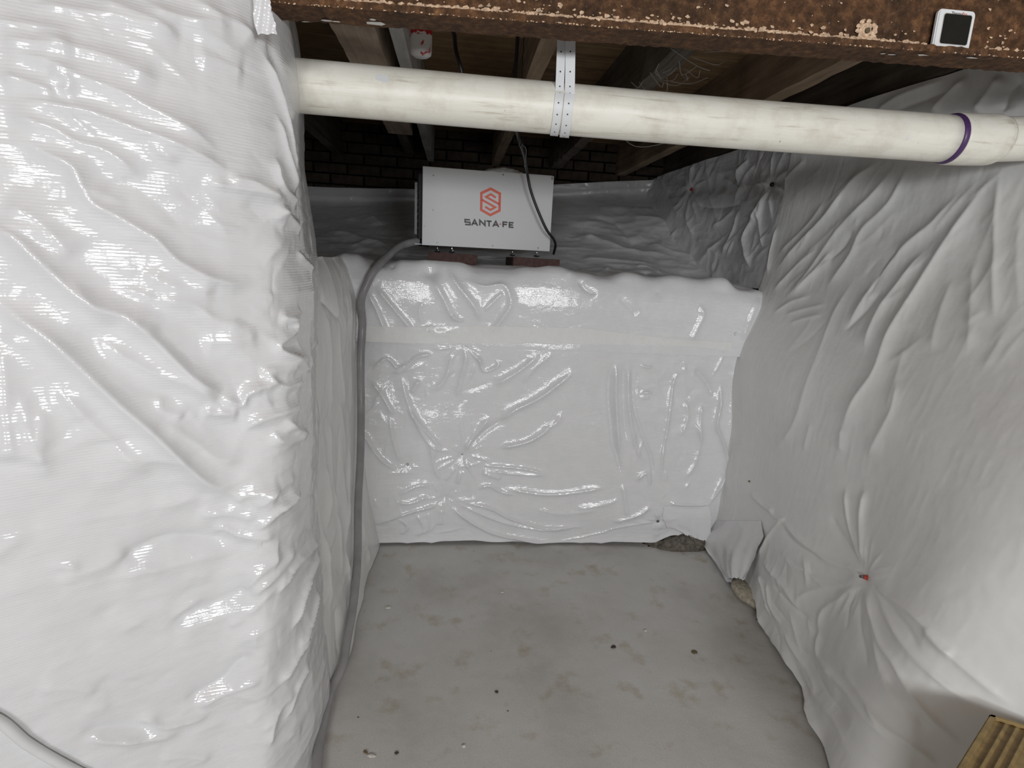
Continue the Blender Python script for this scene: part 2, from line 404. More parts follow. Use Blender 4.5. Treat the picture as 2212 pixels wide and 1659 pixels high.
# wall cores behind the film
def prism(name, poly, z0, z1, mat, **kw):
    n = len(poly); V = [(x, y, z0) for x, y in poly]+[(x, y, z1) for x, y in poly]
    Fc = [tuple(range(n))[::-1], tuple(range(n, 2*n))]+[(i, (i+1) % n, n+(i+1) % n, n+i) for i in range(n)]
    return mesh_obj(name, V, Fc, mat, **kw)
prism('wall_left', [(-2.2, 0.35), (-0.60, 1.16), (-0.47, 1.30), (-0.47, 1.65), (-1.2, 1.9), (-2.2, 1.9)], 0, 1.82, 'stone_wall', kind='structure')
prism('wall_ledge', [(-1.4, 2.34), (1.9, 2.34), (1.9, 4.0), (-1.4, 4.0)], 0, 1.10, 'stone_wall', kind='structure')
prism('wall_right', [(1.90, 0.2), (2.0, 0.2), (2.0, 4.0), (1.50, 4.0), (1.50, 2.3), (1.62, 1.0)], 0, 1.84, 'stone_wall', kind='structure')

# ================================================================== JOISTS
def joist(x0, x1, z0, mat, label, y0=1.0, y1=3.92, z1=2.046, jag=0.0, seed=1):
    r = np.random.RandomState(seed); n = 40; V = []; fc = []
    for i in range(n):
        y = y0+(y1-y0)*i/(n-1)
        j = [r.uniform(-jag, jag) for _ in range(4)]
        V += [(x0+j[0], y, z0+j[1]), (x1+j[2], y, z0+j[3]), (x1, y, z1), (x0, y, z1)]
    for i in range(n-1):
        for k in range(4): a = i*4+k; b = i*4+(k+1) % 4; fc.append((a, b, b+4, a+4))
    fc += [(0, 1, 2, 3), tuple((n-1)*4+k for k in (3, 2, 1, 0))]
    bm = bmesh.new(); vs = [bm.verts.new(v) for v in V]
    for f in fc: bm.faces.new([vs[k] for k in f])
    return bm_obj('floor_joist', bm, mat, None, label=label, cat='joist', group='floor joists under the subfloor')
joist(-0.365, -0.245, 1.85, 'joist_wood_pale', 'pale broad wooden joist at the far left, its sawn end short of the wall', y1=3.12, jag=0.0015, seed=2)
joist(-0.345, -0.29, 1.88, 'joist_wood_dark', 'dark joist continuing behind the sawn end of the pale broad joist', y0=3.14, jag=0.002, seed=9)
joist(-0.205, -0.166, 1.85, 'strip_grey', 'narrow grey painted wooden joist just right of the pale broad joist', jag=0.001, seed=3)
joist(0.212, 0.262, 1.85, 'joist_wood', 'brown wooden joist above the right part of the dehumidifier, left of the white strap', jag=0.002, seed=4)
jc = joist(0.60, 0.66, 1.86, 'joist_wood_dark', 'rough dark split joist hung with cobwebs, right of the white strap', jag=0.007, seed=5)
joist(1.055, 1.115, 1.85, 'joist_wood', 'straight brown joist running diagonally right of the cobwebbed joist', jag=0.002, seed=6)
joist(1.385, 1.44, 1.85, 'joist_wood_dark', 'rightmost dark joist, tight against the top of the right plastic wall', jag=0.002, seed=7)
joist(-0.80, -0.745, 1.85, 'joist_wood_dark', 'leftmost dark joist, mostly hidden behind the left plastic wrapped pier', jag=0.002, seed=8)

V = []; fc = []; r_ = np.random.RandomState(6)
for k in range(26):
    p0 = np.array([r_.uniform(.56, .70), r_.uniform(1.5, 2.1), 1.862]); p1 = p0+np.array([r_.uniform(-.03, .10), r_.uniform(-.05, .05), -r_.uniform(.0, .035)]); p2 = p1+np.array([r_.uniform(-.03, .06), r_.uniform(-.04, .04), r_.uniform(-.01, .03)])
    v_, f_ = tube_geo(catmull([p0, p1, p2], 7), .0011, 5); fc += [tuple(x+len(V) for x in q) for q in f_]; V += list(v_)
for k in range(3):
    x0 = .66; v_, f_ = tube_geo(catmull([(x0, 2.4+.1*k, 1.87), (x0+.12, 2.4+.1*k, 1.80-.01*k), (x0+.3, 2.42+.1*k, 1.82), (1.06, 2.45+.1*k, 1.87)], 16), .0012, 5); fc += [tuple(x+len(V) for x in q) for q in f_]; V += list(v_)
plain('cobweb', (0.36, 0.34, 0.33), 0.95)
mesh_obj('cobweb', V, fc, 'cobweb', jc, kind='stuff', label='dusty grey cobweb strands')
# ================================================================== PLASTIC SHEETS
Zs = [1.96, 1.85, 1.72, 1.55, 1.40, 1.25, 1.05, 0.85, 0.60, 0.35, 0.15, -0.005]
CORN = lambda z: lerp(z, [0, .3, .5, .7, .9, 1.1, 1.3, 1.5, 1.7, 1.96], [600, 585, 590, 600, 612, 607, 592, 578, 564, 556])
SILH = lambda z: lerp(z, [0, .15, .35, .6, .85, 1.05, 1.25, 1.4, 1.55, 1.66, 1.72, 1.80, 1.96], [708, 705, 695, 685, 687, 684, 670, 652, 650, 643, 634, 610, 585])
ctrl = []
for z in Zs:
    cx_ = solveX(CORN(z), 1.06, z); row = []
    for sd, dv in ((1.7, 0), (1.2, 0), (.85, 0), (.55, 0), (.30, 0), (.12, 0.0)):
        row.append((cx_-.86*sd, 1.06-.50*sd+(0.03*math.sin(3*z+sd*4)), z))
    row.append((cx_-.01, 1.065, z))
    row.append(((cx_+solveX(SILH(z), 1.34, z))/2+0.018, 1.19, z))
    row.append((solveX(SILH(z), 1.34, z), 1.34, z))
    row.append((solveX(SILH(z), 1.34, z)-.03, 1.48, z))
    ctrl.append(row)
A = Sheet(ctrl, 470, 520)
folds_A = [
 ([(60,0),(148,22),(236,35),(324,61),(395,83)], .007,.014), ([(209,0),(280,27),(341,51),(371,71),(395,83)], .007,.012),
 ([(310,0),(351,29),(422,44),(503,54)], .008,.012), ([(412,0),(472,34),(526,61),(557,92)], .009,.012),
 ([(67,67),(155,101),(236,128),(304,162),(348,179)], .009,.022), ([(0,84),(101,101),(169,111)], .006,.014),
 ([(0,98),(54,121),(115,145),(189,175),(256,202),(314,233),(371,263),(439,304),(472,331)], .011,.018),
 ([(0,165),(34,169),(84,189),(128,206)], .008,.010), ([(128,206),(148,196),(145,175),(111,152)], .008,.010),
 ([(0,216),(67,223),(152,236),(202,246),(270,273),(337,300),(405,327),(466,358),(510,380)], .013,.016),
 ([(0,243),(67,267),(118,283),(169,307),(219,327),(263,348),(294,378),(297,398)], .010,.014),
 ([(0,283),(51,307),(101,337),(159,364),(179,402),(199,439),(253,472),(304,499),(337,516),(383,565),(463,605),(561,619)], .015,.016),
 ([(0,432),(51,462),(101,489),(135,526),(169,560)], .008,.022),
 ([(-60,440),(0,489),(34,520),(84,560),(181,645),(260,681),(275,685),(325,724),(409,807),(470,845),(520,860)], .018,.018),
 ([(-40,650),(0,674),(36,684),(108,735),(181,797),(253,865),(325,930),(398,999),(452,1039),(542,1078)], .022,.019),
 ([(203,717),(253,760),(325,800),(398,825),(480,865)], .009,.016),
 ([(108,815),(181,894),(235,945),(282,995),(336,1032)], .008,.018),
 ([(0,731),(11,825),(7,900),(20,990)], .006,.016), ([(90,880),(92,950),(80,1010)], .005,.013), ([(45,840),(60,930),(110,1040)], .005,.013),
 ([(420,120),(480,135),(530,160)], .005,.016), ([(300,590),(380,620),(470,625)], .008,.018), ([(330,640),(420,660),(470,690),(540,700)], .008,.016),
 ([(430,740),(500,735),(560,720)], .007,.014), ([(480,385),(540,395),(600,430)], .009,.010), ([(430,385),(470,400),(560,418),(615,436)], .008,.010),
 ([(525,934),(550,909),(600,893),(651,873)], .012,.012), ([(470,854),(520,870),(532,850),(560,835),(600,830)], .012,.010), ([(430,885),(470,890),(520,892)], .009,.009),
 ([(345,905),(420,950),(470,985),(530,1000)], .007,.016), ([(352,850),(350,880),(400,900)], .006,.012),
 ([(500,1085),(540,1065),(600,1060)], .010,.013), ([(420,1115),(500,1108),(560,1120)], .008,.016),
 ([(242,1240),(294,1199),(352,1171),(422,1164),(514,1178)], -.009,.014), ([(125,1248),(202,1230),(286,1193)], .006,.018),
 ([(240,1250),(340,1230),(430,1205),(510,1185)], .006,.018), ([(455,1160),(480,1142),(520,1152),(580,1160),(582,1175)], .010,.010),
 ([(360,1355),(422,1322),(488,1292),(560,1260)], -.008,.014), ([(370,1372),(440,1345),(510,1320),(570,1310)], .006,.018),
 ([(393,1516),(440,1494),(488,1461),(514,1428),(561,1406)], -.010,.012), ([(420,1530),(470,1500),(520,1480),(570,1460)], .010,.012),
 ([(286,1567),(319,1553),(349,1564),(410,1555),(455,1542)], .009,.009), ([(176,1590),(257,1597),(330,1590),(396,1582)], .009,.010),
 ([(170,1576),(260,1572),(340,1578)], -.006,.010), ([(73,1490),(147,1483),(213,1490)], .005,.016), ([(340,1640),(400,1630),(460,1642)], .006,.012),
 # crumpled corner
 ([(609,676),(635,705),(597,750),(650,790),(671,806)], .012,.009), ([(600,680),(625,690),(650,670)], .010,.008), ([(590,755),(640,770),(680,790)], .009,.009),
 ([(566,800),(610,835),(655,820)], .011,.009), ([(560,812),(590,800),(640,795)], .008,.009), ([(605,905),(640,930),(668,940)], .012,.009), ([(590,920),(600,950),(655,945)], .010,.010),
 ([(545,1100),(590,1060),(640,1030)], .010,.010), ([(560,1085),(610,1090),(640,1060)], .008,.010), ([(540,1150),(590,1110),(625,1080),(650,1050)], .012,.012),
 ([(590,1290),(640,1215),(680,1170)], .012,.010), ([(620,1370),(655,1270),(683,1190)], .012,.010), ([(540,1290),(575,1260),(640,1180)], .010,.009), ([(525,1282),(560,1240),(610,1190)], .008,.009),
 ([(640,1400),(668,1340),(684,1270)], .010,.010), ([(600,1480),(640,1410),(665,1370)], .012,.012), ([(620,1560),(645,1480),(670,1430)], .010,.012), ([(580,1620),(600,1540),(640,1490)], .008,.012),
 ([(565,100),(590,180),(615,280),(628,400)], .010,.009), ([(575,90),(610,160),(632,260)], -.008,.010), ([(590,240),(610,330),(636,420)], .009,.008), ([(585,330),(600,400),(640,440)], .010,.009),
 ([(585,445),(620,470),(650,500)], .008,.008), ([(640,540),(655,560),(670,580)], .008,.007),
]
for f in folds_A: A.fold(f[0], f[1]*1.3, f[2]*1.1)
msk = np.clip((A.px[..., 0]-380)/200, 0, 1)*np.clip((A.px[..., 1]-330)/300, 0, 1)
A.rough(0.0025, 7, (1, 1, 1.3), 2.0, msk)
A.scatter(70, (0, 0, 560, 900), 30, 25, 60, 240, .0055, .009, 3); A.scatter(60, (0, 900, 560, 1650), -12, 25, 50, 180, .005, .009, 4); A.scatter(60, (540, 450, 690, 1600), -50, 60, 30, 110, .005, .008, 5)
A.rough(0.0014, 5, (0.8, 0.8, 2.4), 8.0, 1-0.5*msk); A.rough(0.008, 2.6, (1, 1, 1.6), 4.0, ridge=False)
A.rough(0.0006, 24, (0.6, 0.6, 1.6), 3.0)
pier_sheet = A.build('plastic_sheet', 'plastic_film', label='glossy white plastic sheeting wrapped around the near left pier, with long diagonal creases', cat='plastic sheet')

# torn flap over the beam end
def flap(name, outline, Y, mat, parent, seed, amp=0.006, n=26, **kw):
    """ragged film piece: outline = (left px list, right px list) rows from top to bottom"""
    r = np.random.RandomState(seed); V = []; fc = []; m = 12
    ys = np.linspace(outline[0][1], outline[-1][1], n)
    for i, y in enumerate(ys):
        xl = np.interp(y, [o[1] for o in outline], [o[0] for o in outline]); xr = np.interp(y, [o[1] for o in outline], [o[2] for o in outline])+r.uniform(-2.2, 2.2)
        for k in range(m):
            yy = Y(y) if callable(Y) else Y
            p = atY(xl+(xr-xl)*k/(m-1), y, yy); p[1] += amp*math.sin(k*1.1+i*.45+seed)-amp*0.5*k/m; V.append(p)
    for i in range(n-1):
        for k in range(m-1): fc.append((i*m+k, i*m+k+1, (i+1)*m+k+1, (i+1)*m+k))
    o = mesh_obj(name, V, fc, mat, parent, True, **kw); uvl = o.data.uv_layers.new(name='UVMap')
    for lp in o.data.loops: c = o.data.vertices[lp.vertex_index].co; uvl.data[lp.index].uv = (c.x, c.z)
    return o
flap('torn_flap', [(545, -60, 575), (545, 0, 583), (548, 20, 586), (548, 34, 591), (550, 55, 597), (556, 74, 597)], 1.035, 'plastic_film', pier_sheet, 3, .0028, label='ragged torn edge of film hanging over the beam end')

# left alcove side
YB = [1.36, 1.55, 1.75, 1.95, 2.12, 2.27]
BASE = lambda y: lerp(y, [1.17, 1.31, 1.5, 1.6, 1.88, 2.23], [-.348, -.324, -.292, -.290, -.306, -.287])
TOPX = lambda y: lerp(y, [1.3, 1.6, 2.0, 2.27], [-.40, -.39, -.375, -.375])
ctrl = []
for z in [1.225, 1.17, 1.05, 0.85, 0.6, 0.35, 0.12, 0.004]:
    t_ = max(0, 1-z/0.75)**1.6
    ctrl.append([(TOPX(y)+(BASE(y)-TOPX(y))*t_+(-0.05*max(0, (z-1.12)/.1)), y, z) for y in YB])
B = Sheet(ctrl, 200, 320)
for x0, y0, x1, y1, h in [(700,660,715,900,.010),(730,650,745,880,.009),(690,640,740,700,-.012),(712,900,708,1120,.010),(735,900,725,1150,-.008),(755,950,745,1200,.009),(720,1050,735,1250,.010),(745,1180,765,1330,.010),(700,1150,712,1320,.012),(725,1300,735,1420,-.010),(780,1160,800,1220,.008),(755,1300,770,1230,.010),(735,1400,760,1300,-.008),(765,1060,790,1180,.010),(700,1000,706,1150,.010)]:
    B.fold([(x0, y0), ((x0+x1)/2+random.uniform(-6, 6), (y0+y1)/2), (x1, y1)], h, .016)
B.scatter(60, (690, 620, 790, 1450), -85, 18, 80, 260, .004, .010, 9)
B.rough(0.004, 5, (1, .9, .3), 1.0); B.rough(0.0005, 24, (1, 1, .6), 7.0)
B.build('plastic_sheet', 'plastic_film_matte', label='white plastic sheeting with vertical folds on the alcove side wall behind the drain hose', cat='plastic sheet')

# back wall, lower sheet
XC = [-.46, -.30, 0.0, .3, .6, .9, 1.15, 1.34]
ctrl = []
for z in [1.02, .92, .75, .55, .35, .18, .05, .004]:
    ctrl.append([(x, 2.245+0.012*math.sin(x*4+z*3)+(0.02 if z < .1 else 0)-(0.02*max(0, (z-.8)/.2)), z) for x in XC])
C = Sheet(ctrl, 430, 300)
folds_C = [
 ([(1168,763),(1120,803),(1064,834)], .010,.016), ([(1200,760),(1150,800),(1130,830)], .006,.012), ([(1250,795),(1170,854),(1107,887),(1074,917)], .013,.014), ([(1193,922),(1147,950),(1102,964),(1077,964)], .012,.012),
 ([(1215,890),(1200,915),(1170,930)], .006,.010), ([(1060,900),(1020,950),(1005,975)], .010,.012), ([(1100,900),(1050,930),(1010,968)], -.008,.014),
 ([(1038,1004),(1124,1013),(1187,1026)], .008,.006), ([(1187,1028),(1110,1023),(1040,1014)], .006,.006), ([(1040,1018),(1085,1035)], .008,.012),
 ([(955,1088),(876,1110),(808,1135)], .009,.007), ([(968,1090),(1000,1117),(1045,1144),(1124,1169),(1200,1178)], .012,.009), ([(989,1083),(1056,1097),(1113,1124),(1181,1138),(1270,1138)], .011,.008), ([(982,1085),(1065,1120),(1135,1140),(1240,1145)], .008,.007),
 ([(1029,1056),(1056,1049),(1079,1061),(1113,1070)], .008,.008), ([(1079,1052),(1170,1068),(1240,1065),(1322,1050)], .009,.012), ([(1150,1100),(1220,1110),(1300,1100)], .005,.018),
 ([(876,880),(921,930),(957,968)], .010,.009), ([(862,800),(885,880),(930,960),(985,975)], .008,.010), ([(776,921),(819,988),(858,1016)], .009,.009), ([(866,1004),(850,950),(842,895)], .008,.009), ([(800,820),(830,860),(850,900)], .008,.010),
 ([(930,960),(940,1010),(955,1040)], .007,.009), ([(960,1040),(985,1010)], .006,.007), ([(985,1045),(1000,1015)], .006,.007), ([(860,1070),(900,1050),(930,1050)], .007,.009), ([(855,1085),(890,1085),(925,1070)], .007,.009),
 ([(860,1120),(880,1140),(865,1160)], .006,.007), ([(900,1110),(915,1140),(900,1165)], .007,.007), ([(925,1105),(925,1140),(912,1160)], .006,.007), ([(955,1100),(950,1140)], .006,.008),
 ([(1010,760),(1000,800),(985,860)], .008,.012), ([(980,760),(960,820),(930,850)], .008,.010), ([(1035,760),(1045,800),(1075,790),(1070,775)], .008,.006), ([(905,820),(888,850)], .008,.010), ([(940,765),(900,770),(870,800),(840,805)], .010,.008), ([(800,800),(835,775),(860,795),(885,780)], .009,.006),
 ([(1321,777),(1316,849),(1321,922),(1325,960),(1333,986),(1345,1040)], -.012,.009), ([(1332,775),(1331,873),(1336,960),(1345,985)], .012,.009), ([(1349,777),(1347,873),(1354,960)], -.009,.008), ([(1358,777),(1358,873),(1372,960),(1395,1010)], .009,.007), ([(1369,777),(1369,873),(1390,946),(1407,994),(1410,1050)], -.009,.006),
 ([(1489,791),(1460,813),(1451,849),(1441,922),(1430,980),(1425,1040)], .008,.007), ([(1480,860),(1484,905),(1468,945)], .008,.014), ([(1490,905),(1510,940),(1500,1000),(1470,1040)], .008,.014), ([(1515,870),(1510,910),(1512,960)], .008,.012),
 ([(1557,813),(1552,873),(1545,919),(1559,955),(1569,994),(1561,1039),(1521,1105)], .014,.010), ([(1600,767),(1588,825),(1581,941),(1584,965)], .016,.011), ([(1500,795),(1530,830),(1540,860)], -.010,.012),
 ([(1343,1044),(1349,1079),(1354,1119)], .008,.012), ([(1370,1040),(1395,1020),(1405,1050)], .008,.009), ([(1200,1177),(1280,1156),(1359,1137),(1420,1129)], .004,.004), ([(1240,1100),(1300,1090),(1345,1075)], .006,.014), ([(1320,1130),(1380,1110),(1410,1085)], .008,.012),
 ([(1385,850),(1400,848),(1410,850)], .006,.005), ([(1385,860),(1405,858)], .006,.005), ([(1385,790),(1400,795),(1410,790)], .006,.005), ([(1440,1085),(1480,1090),(1530,1090)], .008,.012),
]
for f in folds_C: C.fold(f[0], f[1]*1.5, f[2])
C.pin(998, 982, 15, .05, .16, .005, .007, 5, .012); C.pin(960, 1077, 12, .04, .12, .004, .007, 6, .010); C.pin(880, 1005, 6, .03, .07, .004, .006, 7, .006); C.pin(1420, 1128, 7, .04, .12, .006, .008, 8, .008)
C.pin(1000, 745, 10, .04, .16, .006, .008, 12, .004, 180, 360)
mC = np.clip((1050-C.px[..., 0])/150, 0.25, 1)+np.clip((C.px[..., 0]-1360)/80, 0, .8)
C.scatter(60, (780, 780, 1040, 1170), -60, 60, 30, 120, .005, .006, 13); C.scatter(40, (1340, 770, 1620, 1130), -80, 40, 30, 110, .005, .006, 14)
C.rough(0.0016, 9, (1, 1, .9), 6.0, mC); C.rough(0.0004, 30, (1, 1, 1.4), 1.0); C.rough(0.008, 2.2, (1, 1, 1.6), 9.0, ridge=False)
hem = C.Vv[-1]-C.Vv[:, None]  # ragged hem, a little above the slab, more torn near the right corner
lift = 0.006+0.010*np.abs(vnoise(np.stack([C.P[-1, :, 0]*9, C.P[-1, :, 0]*0, C.P[-1, :, 0]*0], -1), 1.0, 4.0))+0.045*np.exp(-((C.P[-1, :, 0]-1.05)/.075)**2)
C.P[..., 2] += lift[None, :]*np.exp(-(hem/0.12)**2)
back_sheet = C.build('plastic_sheet', 'plastic_film', label='glossy white plastic sheeting on the low back wall below the taped seam, puckered around pins', cat='plastic sheet')

# ledge sheet: front apron and the top running back
RX = [-1.15, -.62, -.36, -.15, .15, .45, .75, 1.0, 1.2, 1.36]
def ledge_z(x, y):
    back = lerp(x, [-1, 0, 1.3], [1.53, 1.58, 1.74]); t_ = max(0, (y-2.78)/(3.86-2.78)); return 1.222+(back-1.222)*t_**1.15
prof = [(2.215, .905), (2.215, .99), (2.205, 1.09), (2.212, 1.165), (2.245, 1.212), (2.32, 1.223)]
ctrl = []
for y, z in prof:
    ctrl.append([(x, y+0.006*math.sin(5*x+2*z)+(0.10*max(0, (-.40-x)/.2) if y < 2.3 else 0)*0, z-(0.05*max(0, (x-1.15)/.2) if z > 1.1 else 0)) for x in RX])
for y in [2.5, 2.75, 3.0, 3.3, 3.6, 3.84]:
    ctrl.append([(x, y, ledge_z(x, y)) for x in RX])
ctrl.append([(x, 3.87, ledge_z(x, 3.86)+.05) for x in RX]); ctrl.append([(x, 3.875, ledge_z(x, 3.86)+.10) for x in RX])
D = Sheet(ctrl, 440, 380)
folds_D = [
 ([(791,626),(811,662),(826,702),(836,722)], .009,.010), ([(808,616),(846,662),(897,720)], .010,.010), ([(932,601),(960,646),(975,679),(993,694)], .010,.011), ([(968,580),(986,611),(1026,662),(1041,700)], .011,.012),
 ([(1001,603),(1044,618),(1087,616),(1102,641),(1100,667),(1072,707),(1062,737)], .010,.012), ([(1087,629),(1041,672)], .007,.009), ([(915,650),(905,672),(912,702)], .006,.009), ([(975,679),(985,690),(1003,692)], .008,.008),
 ([(1513,656),(1518,680),(1506,705),(1489,743)], .008,.014), ([(1248,603),(1265,625),(1290,637)], -.009,.010), ([(1388,577),(1400,592),(1412,606)], -.010,.010), ([(1320,592),(1330,605)], -.008,.010), ([(1335,640),(1360,665),(1376,683)], -.005,.014),
 ([(1440,590),(1420,630),(1418,700)], -.005,.02), ([(1640,640),(1620,690),(1605,740)], .008,.014), ([(880,560),(850,575),(815,600)], -.008,.012), ([(945,700),(920,712),(960,720),(990,705)], .008,.006),
 ([(1190,590),(1230,595),(1265,588)], .006,.012), ([(1290,590),(1310,583),(1340,590)], .007,.010), ([(1370,580),(1395,578),(1430,592)], .006,.010),
]
for f in folds_D: D.fold(f[0], f[1]*1.35, f[2])
i, j = D.at(930, 585); d = np.linalg.norm(D.P-D.P[i, j], axis=2); D.D -= .022*np.exp(-(d/.03)**2)
i, j = D.at(1395, 590); d = np.linalg.norm(D.P-D.P[i, j], axis=2); D.D -= .012*np.exp(-(d/.025)**2)
for pts, h in [([(1240,500),(1360,540),(1460,550)], .025), ([(1260,470),(1330,480),(1380,540)], -.02), ([(1360,470),(1420,475),(1450,490)], .02), ([(1250,560),(1330,565),(1420,575)], .018), ([(1400,520),(1450,540),(1520,560)], .02), ([(1280,440),(1350,450),(1420,455)], .015),
               ([(700,500),(780,520),(850,545)], .02), ([(670,520),(720,535),(760,565)], .02), ([(740,480),(790,470),(830,490)], .018), ([(660,560),(700,570),(750,580)], .015), ([(750,540),(800,530),(840,550)], .014)]:
    D.fold(pts, h*.8, .05)
back = np.clip((D.P[..., 1]-2.3)/.1, 0, 1)
D.rough(0.006, 5, (1, 1, 1), 5.0, back); D.rough(0.004, 3.0, (1, 1, 1.3), 2.0, 1-back, ridge=False); D.rough(0.0003, 30, (1, 1, 1), 1.0); D.rough(0.014, 2.4, (1, 1, 1), 3.0, back, ridge=False)
edge = np.exp(-((D.P[..., 2]-1.215)/.03)**2)*np.exp(-((D.P[..., 1]-2.26)/.06)**2)
D.D += 0.022*edge*(vnoise(np.stack([D.P[..., 0]*10, D.P[..., 0]*0, D.P[..., 0]*0], -1), 1.0, 2.0))
ledge_sheet = D.build('plastic_sheet', 'plastic_film', label='white plastic sheeting draped over the ledge under the dehumidifier, its apron hanging in front', cat='plastic sheet')
patch(D, [(785, 703, 740), (900, 706, 741), (1050, 704, 742), (1250, 708, 743), (1420, 728, 745), (1500, 735, 748), (1580, 740, 758)], .0015, 'tape_strip', 'tape', ledge_sheet, label='pale translucent tape band along the lower hem')

# upper right wall above the ledge
ctrl = []
for t_ in np.linspace(0, 1, 7):
    row = []
    for y in [2.26, 2.45, 2.7, 3.0, 3.4, 3.8, 4.0]:
        zb = ledge_z(1.3, y)-.03; zt = 1.845-0.05*max(0, (2.5-y)/.25)*0
        row.append((1.335+0.02*math.sin(3*y)-0.05*(1-t_)**2, y, zb+(zt-zb)*t_))
    ctrl.append(row)
Eh = Sheet(ctrl, 300, 170)
UZ = lambda L: [(1190+x*.2396, 300+y*.2396) for x, y in L]
for L, h, wd in [([(1280,180),(1260,330),(1270,450)], .014,.02), ([(1270,480),(1230,700),(1290,880)], .016,.02), ([(1980,420),(1850,700),(1760,900),(1800,1180)], .022,.022), ([(1700,620),(1620,900),(1540,1050)], .014,.016), ([(1740,580),(1450,620),(1280,590)], -.012,.02),
                 ([(1000,300),(1050,420),(1080,500)], .014,.02), ([(900,330),(890,420),(910,520)], .014,.02), ([(1060,500),(1120,620),(1200,700)], .012,.02), ([(1250,480),(1150,600),(1110,640)], .01,.015), ([(1780,180),(1720,260),(1700,400)], .012,.014), ([(1840,230),(1760,330),(1750,470)], .012,.012), ([(1300,880),(1400,960),(1540,1060)], .012,.02), ([(1650,640),(1500,760),(1440,780)], .010,.016), ([(1900,300),(1930,380),(1970,410)], .012,.012), ([(1880,620),(1890,800),(1920,1000)], .010,.012), ([(1550,350),(1650,400),(1740,470)], .008,.02)]:
    Eh.fold(UZ(L), h, wd)
Eh.pin(1492, 409, 9, .08, .3, .010, .012, 21, .012); Eh.pin(1664, 398, 9, .06, .25, .010, .012, 22, .012)
Eh.scatter(50, (1390, 340, 1660, 600), 100, 40, 40, 140, .008, .012, 9)
Eh.rough(.005, 6, (1, .7, 1), 3.0); Eh.rough(.0006, 25, (1, 1, 1), 3.0)
upper_sheet = Eh.build('plastic_sheet', 'plastic_film', label='shadowed crinkled plastic sheeting on the upper right wall above the ledge, hung under the joists', cat='plastic sheet')

# right wall
def FX(y, z):
    b = lerp(y, [.3, .75, .9, .98, 1.11, 1.25, 1.42, 1.72, 1.86, 2.24], [1.30, 1.16, 1.04, 1.0, 1.018, 1.076, 1.137, 1.14, 1.19, 1.20])
    t0 = lerp(y, [.3, .9, 1.3, 1.8, 2.3], [1.75, 1.49, 1.42, 1.37, 1.335])
    mid = lerp(y, [.3, .75, 1.0, 1.6, 2.0, 2.25], [1.36, 1.27, 1.24, 1.24, 1.22, 1.20])
    return lerp(z, [0, .10, .55, .9, 1.2, 1.5, 1.85], [b, b+.02, (b+mid)/2+.03, mid+.0, (mid+t0)/2+.02, t0-.01, t0])
YF = [2.28, 2.18, 2.0, 1.8, 1.6, 1.4, 1.2, 1.0, .75, .45]
ctrl = [[(FX(y, z), y, z) for y in YF] for z in [1.845, 1.65, 1.45, 1.25, 1.05, .85, .6, .35, .15, .004]]
Fs = Sheet(ctrl, 430, 430)
R1 = lambda L: [(1550+x*.4219, 300+y*.4219) for x, y in L]
R2 = lambda L: [(1550+x*.3672, 1050+y*.3672) for x, y in L]
for L, h, wd in [
 ([(860,90),(700,220),(560,400),(420,540),(290,680)], .020,.022), ([(920,110),(800,280),(600,500),(440,720),(330,830)], .016,.020), ([(980,110),(880,330),(740,470),(680,600),(540,780)], .016,.020),
 ([(1440,130),(1300,330),(1150,560),(1000,800),(880,1000),(800,1200),(700,1350),(600,1600)], .024,.024), ([(1440,140),(1420,400),(1410,700),(1400,950)], .014,.020), ([(1270,220),(1100,430),(950,560),(800,760),(640,1000)], .018,.020),
 ([(1080,550),(960,700),(820,900),(740,1100)], .018,.018), ([(720,680),(620,850),(560,980),(480,1200),(400,1450),(280,1620)], .010,.018), ([(920,1230),(880,1400),(760,1640)], .012,.016), ([(460,100),(350,200),(300,260)], .014,.016),
 ([(560,300),(480,420),(300,600)], .010,.016), ([(520,560),(420,640),(280,780)], .012,.014), ([(600,560),(500,680),(380,800)], .012,.014), ([(240,420),(250,560),(250,700)], .014,.014), ([(700,470),(640,560),(560,640)], -.012,.014),
 ([(480,800),(380,830),(280,900)], .008,.010), ([(560,840),(440,870),(340,900)], .006,.008), ([(540,900),(440,920),(360,950)], .006,.010), ([(850,770),(760,880),(640,990)], -.010,.012), ([(940,540),(860,660),(780,820)], -.012,.014),
 ([(1200,700),(1130,900),(1080,1100)], .008,.020), ([(1300,600),(1290,850),(1270,1100)], .008,.022), ([(1550,300),(1530,600),(1540,900)], .010,.03), ([(960,1050),(900,1250),(860,1400)], .006,.016), ([(640,1480),(620,1600)], .008,.016), ([(480,1450),(440,1600)], .006,.016)]:
    Fs.fold(R1(L), h*.62, wd)
